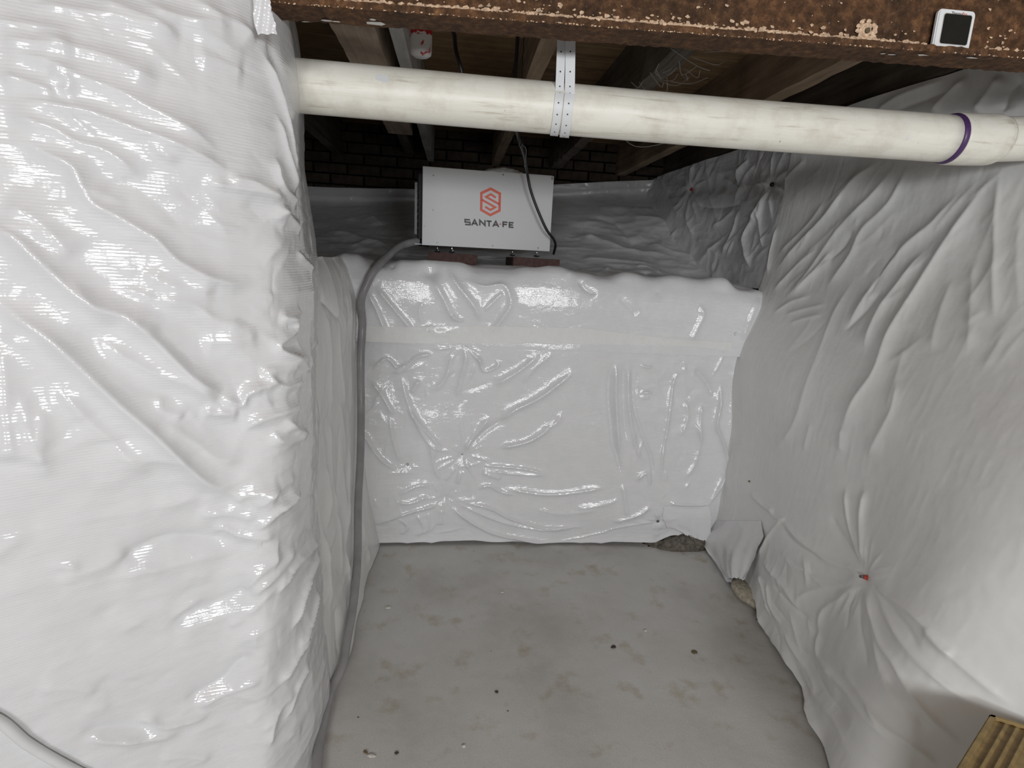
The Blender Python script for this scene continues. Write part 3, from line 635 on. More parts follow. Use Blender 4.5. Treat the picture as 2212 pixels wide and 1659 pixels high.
for L, h, wd in [
 ([(740,0),(780,220),(850,470)], .014,.009), ([(860,0),(840,200),(860,460)], .014,.012), ([(660,160),(740,300),(850,480)], -.008,.010), ([(370,180),(450,290),(640,430),(855,520)], .012,.009), ([(360,220),(440,320),(640,440)], -.010,.008), ([(400,420),(560,510),(840,535)], -.008,.010),
 ([(450,690),(560,620),(850,570)], .010,.012), ([(600,890),(630,740),(760,650),(860,575)], .012,.012), ([(770,860),(790,720),(860,590)], -.007,.010), ([(890,590),(960,900),(1050,1050),(1200,1300),(1450,1550)], .010,.009), ([(930,610),(1050,850),(1300,1130),(1600,1330)], .012,.009),
 ([(900,570),(1000,640),(1180,780),(1350,980),(1620,1200),(1800,1350)], .012,.010), ([(880,590),(950,1000),(1130,1400)], .008,.012), ([(870,590),(850,800),(900,1100)], -.006,.012), ([(910,600),(1100,800),(1200,980)], -.007,.010),
 ([(600,1010),(740,1180),(900,1380),(1150,1580)], .012,.013), ([(440,1000),(560,1200),(700,1400),(860,1640)], .010,.013), ([(880,1280),(1000,1430),(1200,1560),(1300,1640)], .010,.010), ([(620,830),(600,1000),(700,1150)], .010,.012), ([(390,180),(300,280),(220,420)], .012,.010), ([(250,450),(400,600),(500,760)], .010,.012), ([(280,560),(320,720),(390,820)], .012,.010), ([(220,520),(260,640),(320,780)], .010,.008),
 ([(320,560),(420,680),(560,800)], -.008,.008), ([(390,860),(480,1020),(600,1240)], .010,.009), ([(450,900),(640,1200),(800,1420)], -.008,.014), ([(740,1080),(900,1300),(1000,1500)], .008,.012), ([(1220,840),(1300,940),(1400,1000)], .008,.009), ([(1000,1100),(1120,1300),(1260,1440)], -.008,.012),
 ([(300,130),(330,180),(400,200)], .010,.008), ([(180,30),(260,110),(330,150)], .012,.010)]:
    Fs.fold(R2(L), h*.75, wd, 1.25)
for L, h in [([(1890, 245), (1950, 205), (2040, 170)], .010), ([(2005, 245), (2040, 205), (2090, 165)], .012), ([(2095, 245), (2130, 205), (2165, 160)], .012), ([(2160, 245), (2180, 200), (2212, 170)], -.010), ([(1930, 240), (1990, 215), (2060, 190)], -.008)]: Fs.fold(L, h, .018)
ip, jp = Fs.pin(1868, 1248, 18, .06, .28, .004, .006, 31, .008)
lowm = np.clip((Fs.px[..., 1]-1050)/200, 0, 1)*np.clip((1760-Fs.px[..., 0])/100, 0, 1)
upm = np.clip((720-Fs.px[..., 1])/300, 0, 1)
Fs.scatter(60, (1650, 340, 2200, 760), 125, 20, 50, 200, .0035, .012, 33); Fs.scatter(40, (1620, 1200, 1760, 1600), 60, 30, 40, 160, .006, .009, 34)
Fs.rough(.003, 8, (1, 1, .6), 6.0, lowm); Fs.rough(.0012, 6, (1, .8, .5), 5.0, .4+upm); Fs.rough(.0004, 22, (1, 1.6, .7), 2.0); Fs.rough(.012, 2.0, (1, 1, .6), 1.0, ridge=False)
hem = Fs.Vv[-1]-Fs.Vv[:, None]; yy = Fs.P[-1, :, 1]
lift = 0.004+0.012*np.abs(vnoise(np.stack([yy*8, yy*0, yy*0], -1), 1.0, 7.0))+.03*np.exp(-((yy-1.78)/.06)**2)
Fs.P[..., 2] += lift[None, :]*np.exp(-(hem/0.10)**2)
right_sheet = Fs.build('plastic_sheet', 'plastic_film_matte', label='dull grey white plastic sheeting on the leaning right wall, gathered at a red pin', cat='plastic sheet')

# pins and screws (parts of the sheets they fasten)
def disc_pin(S, x, y, r, mat, parent, name, label=None, h=.004, mat2=None):
    Fp = S.final(); i, j = S.at(x, y); p = Fp[i, j]; n = S.N[i, j]
    bm = bmesh.new(); q = Vector(n).to_track_quat('Z', 'Y').to_matrix().to_4x4()
    bmesh.ops.create_cone(bm, cap_ends=True, segments=16, radius1=r, radius2=r*.8, depth=h, matrix=Matrix.Translation(Vector(p+n*h*.6)) @ q)
    o = bm_obj(name, bm, mat, parent, label=label)
    if mat2:
        bm = bmesh.new(); bmesh.ops.create_cone(bm, cap_ends=True, segments=8, radius1=r*.45, radius2=r*.4, depth=h, matrix=Matrix.Translation(Vector(p+n*h*1.3)) @ q)
        bm_obj('screw_head', bm, mat2, o)
    return o
disc_pin(C, 1420, 1128, .010, 'zinc', back_sheet, 'washer', 'round metal washer with dark screw', mat2='steel_dark')
disc_pin(C, 880, 1005, .007, 'strip_grey', back_sheet, 'pin'); disc_pin(C, 998, 982, .005, 'strip_grey', back_sheet, 'pin')
disc_pin(D, 1590, 721, .008, 'edge_white', ledge_sheet, 'grommet', 'small white grommet at the apron end')
disc_pin(Fs, 1870, 1248, .007, 'pin_red', right_sheet, 'pin', 'red pin head', .010, 'steel_dark')
disc_pin(Fs, 1860, 1247, .004, 'black_plastic', right_sheet, 'pin_clip')
disc_pin(Fs, 1627, 1354, .004, 'steel_dark', right_sheet, 'pin'); disc_pin(Fs, 1616, 1040, .004, 'debris_brown', right_sheet, 'pin')
disc_pin(Eh, 1492, 409, .010, 'pin_red', upper_sheet, 'pin', 'red pin head', .010); disc_pin(Eh, 1664, 398, .010, 'black_plastic', upper_sheet, 'pin', 'black pin head', .012)

# torn hem pieces at the right rear corner
def flap_on(S, rows, parent, seed, off, amp, label, n=30, m=34):
    """loose film skirt lying over a finished sheet; rows = (x left, y, x right) photo pixels from top to ragged hem"""
    r = np.random.RandomState(seed); Fp = S.final(); V = []; fc = []; jag = r.uniform(-3, 3, m)
    ys = [q[1] for q in rows]
    for i in range(n):
        t = i/(n-1); y = ys[0]+(ys[-1]-ys[0])*t
        xl = np.interp(y, ys, [q[0] for q in rows]); xr = np.interp(y, ys, [q[2] for q in rows])
        for k in range(m):
            u = k/(m-1); x = xl+(xr-xl)*u; yy_ = y+jag[k]*t*t; ii, jj = S.at(x, yy_)
            V.append(Fp[ii, jj]*0+S.P[ii, jj]+S.N[ii, jj]*(S.D[ii, jj]+.0015+.006*min(1, 6*t)*min(1, 6*u+.2)+off*t**1.4+amp*t*math.sin(u*9+seed+1.5*t)*(.6+.4*math.sin(u*21))))
    for i in range(n-1):
        for k in range(m-1): fc.append((i*m+k, i*m+k+1, (i+1)*m+k+1, (i+1)*m+k))
    V = np.array(V).reshape(n, m, 3)
    for _ in range(3): V[1:-1, 1:-1] = (V[1:-1, 1:-1]*2+V[:-2, 1:-1]+V[2:, 1:-1]+V[1:-1, :-2]+V[1:-1, 2:])/6
    o = mesh_obj('torn_flap', V.reshape(-1, 3), fc, 'plastic_film', parent, True, label=label); uvl = o.data.uv_layers.new(name='UVMap')
    for lp in o.data.loops: c = o.data.vertices[lp.vertex_index].co; uvl.data[lp.index].uv = (c.x+c.y, c.z)
    return o
flap_on(C, [(1432, 1092, 1530), (1430, 1120, 1534), (1440, 1150, 1532), (1452, 1160, 1526), (1470, 1168, 1522)], back_sheet, 5, .010, .008, 'torn light film flap in the rear right corner')
flap_on(Fs, [(1545, 1125, 1640), (1530, 1160, 1650), (1524, 1190, 1640), (1540, 1215, 1632), (1562, 1240, 1628), (1590, 1262, 1624)], right_sheet, 8, .050, .034, 'loose light film skirt at the foot of the right wall')
ch = []
r_ = np.random.RandomState(4)
bm = bmesh.new()
bmesh.ops.create_icosphere(bm, subdivisions=3, radius=1.0)
for v_ in bm.verts:
    k = 1+.18*vnoise(np.array([[v_.co.x*1.7+3, v_.co.y*1.7, v_.co.z*1.7]]), 1.0)[0]; v_.co *= k
    v_.co = Vector((v_.co.x*.055, v_.co.y*.10, v_.co.z*.028))
pc = atZ(1612, 1282, 0.02)
for v_ in bm.verts: v_.co += Vector((float(pc[0])+.01, float(pc[1]), .022))
plain('sand_stone', (0.42, 0.38, 0.30), 0.9, var=.3, scale=80)
bm_obj('mortar_lump', bm, 'sand_stone', None, True, label='beige mortar lump showing under the torn film at the foot of the right wall', cat='mortar lump')
bm = bmesh.new(); bmesh.ops.create_icosphere(bm, subdivisions=3, radius=1.0)
pc = atZ(1470, 1176, 0.02)
for v_ in bm.verts:
    k = 1+.35*vnoise(np.array([[v_.co.x*2+3, v_.co.y*2, v_.co.z*2]]), 1.3)[0]; v_.co = Vector((v_.co.x*.15*k+float(pc[0]), v_.co.y*.05*k+float(pc[1])+.02, max(-.002, v_.co.z*.05*k)+.002))
plain('dark_rubble', (0.13, 0.115, 0.095), 0.95, var=.5, scale=70)
bm_obj('rubble_clump', bm, 'dark_rubble', None, True, label='dark crumbling concrete rubble at the back wall foot under the torn film', cat='rubble')

# ================================================================== STEEL BEAM
bx0, bx1 = -0.372, 1.41; zb = 1.644; tilt = math.atan2(1.684-1.644, 1.096+.317)
beam = empty('steel_beam', (bx0, 1.115, zb), 'rusty brown steel beam across the top with a flaking orange crust along its flange', 'beam', rot=(0, -tilt, 0))
L_ = bx1-bx0
def strip_mesh(name, y0, y1, z0, z1, mat, parent, n=220, amp=.0012):
    V = []; fc = []; r = np.random.RandomState(3)
    for i in range(n):
        x = L_*i/(n-1)
        for (a, b) in ((y0, z0), (y1, z0), (y1, z1), (y0, z1)): V.append((x, a+r.uniform(-amp, amp), b+r.uniform(-amp, amp)))
    for i in range(n-1):
        for k in range(4): a = i*4+k; b = i*4+(k+1) % 4; fc.append((a, a+4, b+4, b))
    fc += [(0, 1, 2, 3), tuple((n-1)*4+k for k in (3, 2, 1, 0))]
    return mesh_obj(name, V, fc, mat, parent)
strip_mesh('bottom_flange', -.035, .035, 0, .012, 'rusted_steel', beam)
strip_mesh('web', -.005, .005, .012, .20, 'rusted_steel', beam)
strip_mesh('top_flange', -.035, .035, .20, .212, 'rusted_steel', beam)
# flaking crust: countless scales along the flange edge
V = []; fc = []; r = np.random.RandomState(8)
def chip(x, y, z, s):
    if 1.245 < x < 1.375 and z > .004: return
    b = len(V); k = r.randint(4, 7)
    for q in range(k):
        th = 2*math.pi*q/k; rr = s*r.uniform(.5, 1.2); V.append((x+rr*1.6*math.cos(th), y+r.uniform(-.001, .001), z+rr*math.sin(th)))
    V.append((x, y-s*.5, z)); fc.extend([(b+q, b+(q+1) % k, b+k) for q in range(k)])
for i in range(1500):
    x = L_*r.rand()**1.15; dens = .5+.5*vnoise(np.array([[x*5, 0, 0]]), 1.0, 3.0)[0]
    if r.rand() > dens+.12: continue
    h = abs(r.normal(0, .006+.008*dens)); chip(x, -.0355+r.uniform(-.002, .004)+min(.028, h*1.8), .0125+h*.8, r.uniform(.0012, .0045))
for i in range(170):
    x = L_*r.rand(); chip(x, -.007, .016+abs(r.normal(0, .05)), r.uniform(.0008, .0030))
for i in range(260):
    x = L_*r.rand(); chip(x, -.0365, r.uniform(.0, .002), r.uniform(.0006, .0016))
mesh_obj('rust_crust', V, fc, 'rust_crust', beam, kind='stuff', label='pale orange flaking rust scale')
V = []; fc = []
def under(px, py, s, sx):
    p = atZ(px, py, zb+0.018*(px-600)/1600*1.6); lx = (p[0]-bx0)/math.cos(tilt); b = len(V); k = 7
    for q in range(k):
        th = 2*math.pi*q/k; rr = s*r.uniform(.5, 1.2); V.append((lx+rr*sx*math.cos(th), max(-.034, min(.034, p[1]-1.115+rr*math.sin(th))), -.0016))
    fc.append(tuple(range(b, b+k)))
for px, py, s, sx in [(705,45,.004,3),(812,52,.010,1.6),(806,44,.006,1),(725,47,.003,3),(1922,128,.003,3),(1990,130,.004,3),(2095,137,.004,4),(2140,122,.004,4),(1905,126,.003,2),(660,47,.002,5),(2150,118,.003,2)]: under(px, py, s, sx)
mesh_obj('paint_splash', V, fc, 'white_drip', beam, label='white paint splashes under the flange')
# peach plug with a hole on the web
bm = bmesh.new()
pp = atY(1872, 68, 1.108); lx = (pp[0]-bx0); lz = pp[2]-zb-lx*math.tan(tilt)
for q in range(26):
    a = 2*math.pi*q/26; rr = r.uniform(.008, .019)
    bmesh.ops.create_icosphere(bm, subdivisions=1, radius=.004, matrix=Matrix.Translation((lx+rr*math.cos(a)*1.1, -.008, lz+rr*math.sin(a))) @ Matrix.Diagonal((1.4, .6, 1.1, 1)))
bmesh.ops.create_cone(bm, cap_ends=True, segments=14, radius1=.012, radius2=.009, depth=.006, matrix=Matrix.Translation((lx, -.007, lz)) @ Matrix.Rotation(math.pi/2, 4, 'X'))
plug = bm_obj('crust_ring', bm, 'rust_crust', beam, label='peach coloured crust around a bolt hole')
bm = bmesh.new(); bmesh.ops.create_cone(bm, cap_ends=True, segments=12, radius1=.005, radius2=.005, depth=.003, matrix=Matrix.Translation((lx, -.0115, lz)) @ Matrix.Rotation(math.pi/2, 4, 'X'))
bm_obj('bolt_hole', bm, 'debris_brown', plug)

# thermo-hygrometer stuck on the web
dc = [atY(x, y, 1.092) for x, y in ((2021, 18), (2100, 25), (2103, 112), (2023, 104))]
ctr = sum(dc)/4; dx = (dc[1]-dc[0]+dc[2]-dc[3])/2; dwid = np.linalg.norm(dx); dhei = np.linalg.norm((dc[0]-dc[3]+dc[1]-dc[2])/2)
ang = math.atan2(dx[2], dx[0])
dev = empty('thermo_hygrometer', ctr, 'small white square digital hygrometer with a dark screen on the rusty beam', 'hygrometer', rot=(0, -ang, 0))
def rounded(name, w_, h_, d_, rad, mat, parent, off=(0, 0, 0), bev=.0015, **kw):
    bm = bmesh.new(); vs = []
    for cx0, cz0, a0 in ((w_/2-rad, h_/2-rad, 0), (-w_/2+rad, h_/2-rad, 90), (-w_/2+rad, -h_/2+rad, 180), (w_/2-rad, -h_/2+rad, 270)):
        for q in range(6): a = math.radians(a0+90*q/5); vs.append(bm.verts.new((cx0+rad*math.cos(a)+off[0], off[1], cz0+rad*math.sin(a)+off[2])))
    f = bm.faces.new(vs); e = bmesh.ops.extrude_face_region(bm, geom=[f]); nv_ = [v for v in e['geom'] if isinstance(v, bmesh.types.BMVert)]
    bmesh.ops.translate(bm, verts=nv_, vec=(0, d_, 0))
    if bev: bmesh.ops.bevel(bm, geom=[x for x in bm.edges if abs(x.verts[0].co.y-x.verts[1].co.y) < 1e-6], offset=bev, segments=2, affect='EDGES')
    return bm_obj(name, bm, mat, parent, **kw)
fr = rounded('case', dwid, dhei, .009, .008, 'device_white', dev, bev=.002)
rounded('screen', dwid*.735, dhei*.73, .002, .004, 'device_glass', dev, (-.002+.004, -.0012, .001), .0004, label='dark square screen')
rounded('screen_bezel', dwid*.77, dhei*.765, .002, .005, 'strip_grey', dev, (.002, -.0004, .001), 0)
def text_mesh(name, body, size, mat, parent, loc):
    cu = bpy.data.curves.new(name, 'FONT'); cu.body = body; cu.size = size; cu.extrude = .0001; cu.align_x = 'LEFT'
    tmp = bpy.data.objects.new('tmp_text', cu); COL.objects.link(tmp); dg = bpy.context.evaluated_depsgraph_get()
    me = bpy.data.meshes.new_from_object(tmp.evaluated_get(dg)); bpy.data.objects.remove(tmp); bpy.data.curves.remove(cu)
    me.materials.clear(); me.materials.append(MATS[mat]); o = bpy.data.objects.new(name, me); link(o, parent)
    o.rotation_euler = (math.pi/2, 0, 0); o.location = loc
    wd = max(v.co.x for v in me.vertices) if len(me.vertices) else 0
    return wd
wd = text_mesh('lettering', 'Thermo', .0068, 'logo_black', dev, (-.013, -.0004, dhei/2-.0088))
text_mesh('lettering', 'Pro', .0068, 'print_red', dev, (-.013+wd+.0003, -.0004, dhei/2-.0088))
box('magnet_foot', (0, .0125, 0), (.03, .008, .03), 'black_plastic', dev)

# ================================================================== DRAIN PIPE
pR = .0515
pp = [atY(560, 178, 1.3), atY(645, 186, 1.3), atY(1200, 235, 1.3), atY(1600, 268.5, 1.3), atY(2045, 300, 1.3)]
path = catmull(pp, 60); pipe = empty('drain_pipe', path[0], 'cream plastic drain pipe running across below the beam, with a bell coupling at right', 'pipe')
def rel(P, o): return [np.asarray(p)-np.array(o.location) for p in P]
tube('pipe_run', rel(path, pipe), pR, 'pvc_cream', pipe, 40)
e0 = atY(2045, 300, 1.3); e1 = atY(2075, 301.5, 1.3); e2 = atY(2130, 302.5, 1.3); e3 = atY(2150, 302, 1.3); e4 = atY(2260, 298, 1.3)
dirr = (e1-e0)/np.linalg.norm(e1-e0)
tube('primer_ring', rel([e0-dirr*.004, e0+dirr*.000, e0+dirr*.006, e0+dirr*.010], pipe), [pR+.0006, pR+.003, pR+.004, pR+.003], 'primer_purple', pipe, 40, label='purple primer ring')
tube('coupling', rel(list(catmull([e0+dirr*.008, e0+dirr*.020, e1, e2, e3], 14))+[e3+dirr*.004], pipe), [pR+.004]+[pR+.0055]*10+[pR+.005, pR+.003, pR+.001, pR], 'pvc_cream', pipe, 40, label='thicker bell coupling')
tube('pipe_run', rel(catmull([e3-dirr*.01, e3+(e4-e3)*.4, e4], 16), pipe), pR-.0015, 'pvc_cream', pipe, 40)
def on_pipe(px, py, s, sx, k, name, mat):
    V = []; V0 = None
    c = atY(px, py, 1.3-pR-.001); n = 9
    for q in range(n):
        a = 2*math.pi*q/n; rr = s*(.55+.45*abs(math.sin(q*2.3+k))); p = c+np.array([rr*sx*math.cos(a), 0, rr*math.sin(a)])
        ax = atY(px, np.interp(px, [645, 1200, 2045], [186, 235, 300]), 1.3); dz = p[2]-ax[2]; dz = max(-pR*.97, min(pR*.97, dz)); V.append((p[0], 1.3-math.sqrt(pR*pR-dz*dz)-.0008, p[2]))
    ob = mesh_obj(name, rel(V, pipe), [tuple(range(n))], mat, pipe); return ob
on_pipe(1965, 300, .011, .55, 1, 'white_smear', 'white_drip'); on_pipe(1955, 322, .009, 1.4, 2, 'white_smear', 'white_drip'); on_pipe(825, 168, .010, 1.5, 5, 'white_smear', 'strap_white')

# perforated hanger strap
strap = empty('hanger_strap', atY(1225, 235, 1.3), 'white perforated plastic strap looped around the drain pipe and hung from above', 'strap')
def ribbon(name, px_path, wpx, parent, dy):
    """px_path: list of (x, y, Y) centre points"""
    P = catmull([np.array(q, float) for q in px_path], 90); wv = wpx*1.25/F_PX; V = []; fc = []; th = .0012
    T = np.gradient(P, axis=0); T /= np.linalg.norm(T, axis=1)[:, None]
    for i, p in enumerate(P):
        sx = np.array([1.0, 0, 0]); sx -= T[i]*(sx@T[i]); sx /= np.linalg.norm(sx); nn = np.cross(T[i], sx)
        for a, b in ((-1, -1), (1, -1), (1, 1), (-1, 1)): V.append(p+sx*a*wv/2+nn*b*th/2)
    n = len(P)
    for i in range(n-1):
        for k in range(4): a = i*4+k; b = i*4+(k+1) % 4; fc.append((a, b, b+4, a+4))
    fc += [(0, 1, 2, 3), tuple((n-1)*4+k for k in (3, 2, 1, 0))]
    o = mesh_obj(name, rel(V, parent), fc, 'strap_white', parent)
    HV = []; HF = []; L = np.concatenate([[0], np.cumsum(np.linalg.norm(np.diff(P, axis=0), axis=1))]); 
    for s_ in np.arange(.012, L[-1], .0215):
        i = min(n-1, int(np.searchsorted(L, s_))); p = P[i]; sx = np.array([1.0, 0, 0]); sx -= T[i]*(sx@T[i]); sx /= np.linalg.norm(sx); nn = np.cross(T[i], sx)
        if nn[1] > 0: nn = -nn
        b = len(HV)
        for q in range(8): a = 2*math.pi*q/8; HV.append(p+nn*(th*.5+.0003)+.0017*(math.cos(a)*sx+math.sin(a)*T[i]))
        HF.append(tuple(range(b, b+8)))
    mesh_obj('perforation', rel(HV, parent), HF, 'hole_dark', o, kind='stuff')
def strap_path(xtop, xmid, xbot, ytop, lead):
    out = []; zc = lambda px: float(atY(px, np.interp(px, [645, 1200, 1600], [186, 235, 268.5]), 1.3)[2])
    R = pR+.0022+lead; z0 = zc(xmid)
    for t in (0, .5, 1.0):
        Z = 2.044+(z0+R*.55-2.044)*t; Y = ytop+((1.3-R*math.cos(math.asin(.55)))-ytop)*t; out.append((solveX(xtop+(xmid-xtop)*t, Y, Z), Y, Z))
    for a in np.linspace(20, -150, 14):
        Y = 1.3-R*math.cos(math.radians(a)); Z = z0+R*math.sin(math.radians(a)); px = xmid+(xbot-xmid)*min(1, (20-a)/100); out.append((solveX(px, Y, Z), Y, Z))
    return out
ribbon('strap_band', strap_path(1238, 1231, 1219, 1.245, .0018), 20, strap, 0)
ribbon('strap_band', strap_path(1228, 1209, 1197, 1.255, 0), 17, strap, 0)

# red and white stub
st = empty('pipe_stub', atY(909, 122, 1.36)-np.array([0, 0, 0]), 'short white capped pipe stub with peeling red paint, hanging below the beam', 'pipe stub')
bm = bmesh.new(); prof_ = [(0.0, .0), (.017, .0), (.0225, .004), (.0235, .010), (.0235, .26)]; sg = 28; rings = []
for rr, z in prof_: rings.append([bm.verts.new((rr*math.cos(2*math.pi*k/sg), rr*math.sin(2*math.pi*k/sg), z)) for k in range(sg)] if rr > 0 else [bm.verts.new((0, 0, z))])
for a, b in zip(rings[:-1], rings[1:]):
    for k in range(sg):
        if len(a) == 1: bm.faces.new([a[0], b[(k+1) % sg], b[k]])
        else: bm.faces.new([a[k], a[(k+1) % sg], b[(k+1) % sg], b[k]])
bm.faces.new(rings[-1]); bm_obj('stub_body', bm, 'peeled_paint', st, True)

# cables above the pipe
def cable(label, pts, rad, mat='cable_black', n=40, **kw):
    q = [atY(*p) for p in pts]; q.insert(0, np.array([q[0][0], q[0][1], 2.044]))
    P = catmull(q, n); o = empty('cable', P[0], label, 'cable', **kw); tube('cable_run', rel(P, o), rad, mat, o, 10); return o
cable('short black cable dropping behind the pipe, right of the red and white stub', [(978, 30, 1.45), (982, 80, 1.45), (985, 110, 1.45), (996, 150, 1.45), (1004, 200, 1.47), (1008, 240, 1.5)], .0048)
cable('black cable hanging just left of the white perforated strap', [(1218, 40, 1.42), (1214, 100, 1.42), (1206, 150, 1.42), (1198, 190, 1.43), (1190, 240, 1.45)], .0060)
cable('thin black power cord hanging from the joists across the dehumidifier front', [(1110, 240, 1.9), (1118, 290, 2.0), (1133, 340, 2.2), (1139, 375, 2.33), (1146, 410, 2.35), (1160, 450, 2.36), (1180, 495, 2.37), (1196, 517, 2.40), (1200, 530, 2.46), (1196, 548, 2.55)], .0055, n=70)
cable('thin dark wire dangling beside the power cord under the pipe', [(1121, 282, 1.75), (1128, 310, 1.8), (1137, 325, 1.9), (1133, 360, 2.1)], .0016)

# ================================================================== DEHUMIDIFIER
tl, tr, br, bl = [atY(x, y, 2.42) for x, y in ((915, 363), (1198, 381), (1190, 541), (911, 530))]
DW, DH, DD = .545, .308, .33
rz = math.radians(5.0)
duo = empty('dehumidifier', (float(bl[0])+.002, 2.40, float(bl[2])+.001), 'white boxed dehumidifier with an orange hexagon emblem standing on the plastic covered ledge', 'dehumidifier', rot=(0, -.012, rz))
box('body', (DW/2+.004, DD/2+.006, DH/2), (DW-.016, DD-.008, DH-.006), 'edge_white', duo, .003)
box('front_panel', (DW/2, .0, DH/2), (DW, .012, DH), 'panel_white', duo, .0012)
box('top_lip', (DW*.74, .004, DH+.001), (DW*.5, .006, .003), 'edge_white', duo)
gr = box('intake_grille', (-.006, DD*.48, DH*.5), (.018, DD*.80, DH*.84), 'black_grille', duo, .002, label='black intake side')
for k in range(9): box('louvre', (-.0152, DD*.48, DH*(.14+.09*k)), (.002, DD*.74, .006), 'black_plastic', gr)
box('collar_flange', (-.020, DD*.90, DH*.54), (.013, .006, DH*.74), 'edge_white', duo, .001, label='pale upright collar edge at the left side')
box('base_tray', (-.018, DD*.35, .004), (.05, DD*.5, .005), 'steel_dark', duo, .001)
def pz(zx, zy):
    """zoomed photo coordinates of the panel front -> panel plane (x, z) in metres"""
    px, py = 860+zx*400/2212, 330+zy*290/1604
    TL, TR, BR, BL = np.array([915, 363.]), np.array([1198, 381.]), np.array([1190, 541.]), np.array([911, 530.])
    u = v = .5
    for _ in range(20):
        p = TL*(1-u)*(1-v)+TR*u*(1-v)+BR*u*v+BL*(1-u)*v; du = (TR-TL)*(1-v)+(BR-BL)*v; dv = (BL-TL)*(1-u)+(BR-TR)*u
        d = np.array([px, py])-p; J = np.array([du, dv]).T; s_ = np.linalg.solve(J, d); u += s_[0]; v += s_[1]
    return u*DW, (1-v)*DH
def strokes(name, lines, wz, mat, parent, y=-.0068, closed=False, **kw):
    """flat printed strokes: polylines in zoomed photo coordinates with mitred joins"""
    V = []; fc = []; wd = wz*400/2212*DW/283.0
    for ln in lines:
        P = [np.array(pz(*p)) for p in ln]; n = len(P); b = len(V)
        cl = np.linalg.norm(P[0]-P[-1]) < 1e-6
        if cl: P = P[:-1]; n -= 1
        for i in range(n):
            a = P[i]-P[i-1] if (i > 0 or cl) else None; c = P[(i+1) % n]-P[i] if (i < n-1 or cl) else None
            if a is None: a = c
            if c is None: c = a
            a = a/np.linalg.norm(a); c = c/np.linalg.norm(c); na = np.array([-a[1], a[0]]); nc = np.array([-c[1], c[0]]); m = na+nc; m /= np.linalg.norm(m); k = wd/2/max(.35, m@na)
            for s_ in (1, -1): q = P[i]+s_*m*k; V.append((q[0], y, q[1]))
        for i in range(n if cl else n-1):
            j = (i+1) % n; fc.append((b+2*i, b+2*j, b+2*j+1, b+2*i+1))
    return mesh_obj(name, V, fc, mat, parent, **kw)
emb = strokes('emblem', [[(1096, 433), (1206, 489), (1202, 686), (1091, 740), (982, 680), (985, 485), (1096, 433)]], 30, 'logo_orange', duo, label='orange hexagon emblem with a folded S')
strokes('emblem_stroke', [[(1158, 536), (1097, 497), (1040, 528), (1200, 612)], [(984, 558), (1150, 648), (1092, 680), (1030, 644)]], 24, 'logo_orange', emb)
def letter(ch, x0, x1, yt, yb):
    sl = .060; X = lambda u: x0+(x1-x0)*u; Yv = lambda u, v: yt+(yb-yt)*v+sl*(x1-x0)*u
    L_ = {'S': [[(1, 0), (0, 0), (0, .5), (1, .5), (1, 1), (0, 1)]], 'A': [[(0, 1.1), (.5, 0), (1, 1.1)], [(.2, .72), (.8, .72)]], 'N': [[(0, 1.1), (0, 0), (1, 1), (1, -.1)]],
          'T': [[(-.05, 0), (1.05, 0)], [(.5, 0), (.5, 1.1)]], 'F': [[(1, 0), (0, 0), (0, 1.1)], [(0, .5), (.85, .5)]], 'E': [[(1, 0), (0, 0), (0, 1), (1, 1)], [(0, .5), (.85, .5)]]}[ch]
    return [[(X(u), Yv(u, v)) for u, v in l] for l in L_]
for ch, x0, x1, yt, yb in [('S', 790, 848, 796, 854), ('A', 868, 938, 797, 858), ('N', 965, 1027, 802, 860), ('T', 1048, 1104, 811, 868), ('A', 1122, 1192, 812, 871), ('F', 1246, 1300, 821, 876), ('E', 1322, 1373, 826, 880)]:
    strokes('letter', letter(ch, x0, x1, yt, yb), 18, 'logo_black', duo)
strokes('letter_dash', [[(1202, 845), (1224, 846)]], 15, 'logo_orange', duo)
for zx, zy, rr in [(425, 288, .0042), (415, 687, .0042), (318, 762, .002), (316, 880, .0045), (462, 1076, .005), (1247, 269, .005), (1122, 1105, .005), (1845, 300, .004), (1845, 316, .004), (1682, 1127, .005)]:
    u, v_ = pz(zx, zy); bm = bmesh.new(); bmesh.ops.create_cone(bm, cap_ends=True, segments=12, radius1=rr*.75, radius2=rr*.55, depth=.003, matrix=Matrix.Translation((u, -.007, v_)) @ Matrix.Rotation(math.pi/2, 4, 'X'))
    bm_obj('screw', bm, 'steel_dark', duo)
# adjustable feet and pavers
BLK = 1.222
for lx, ly in [(.128, .045), (.075, .20), (.50, .045), (.42, .20)]:
    base = BLK+.042-float(bl[2]); f_ = empty('foot', (0, 0, 0), None, None); f_.parent = duo
    bm = bmesh.new(); bmesh.ops.create_cone(bm, cap_ends=True, segments=10, radius1=.004, radius2=.004, depth=.04, matrix=Matrix.Translation((lx, ly, base+.018))); o = bm_obj('foot_bolt', bm, 'zinc', duo, True)
    bm = bmesh.new(); bmesh.ops.create_cone(bm, cap_ends=True, segments=20, radius1=.013, radius2=.011, depth=.006, matrix=Matrix.Translation((lx, ly, base+.003))); bm_obj('foot_pad', bm, 'black_plastic', o)
    bm = bmesh.new(); bmesh.ops.create_cone(bm, cap_ends=True, segments=6, radius1=.009, radius2=.009, depth=.006, matrix=Matrix.Translation((lx, ly, base+.009))); bm_obj('foot_nut', bm, 'zinc', o)
    bpy.data.objects.remove(f_)
def paver(px0, px1, Y, label, seed):
    a = solveX(px0, Y, BLK+.025); b = solveX(px1, Y, BLK+.025); bm = bmesh.new(); add_box(bm, (0, 0, 0), (b-a, .30, .042), .004)
    o = bm_obj('paver_block', bm, 'paver_brown', None, label=label, cat='paver', group='pavers under the dehumidifier'); o.location = (float(a+b)/2, Y+.15, BLK+.021); o.rotation_euler = (0, 0, .04*seed); return o
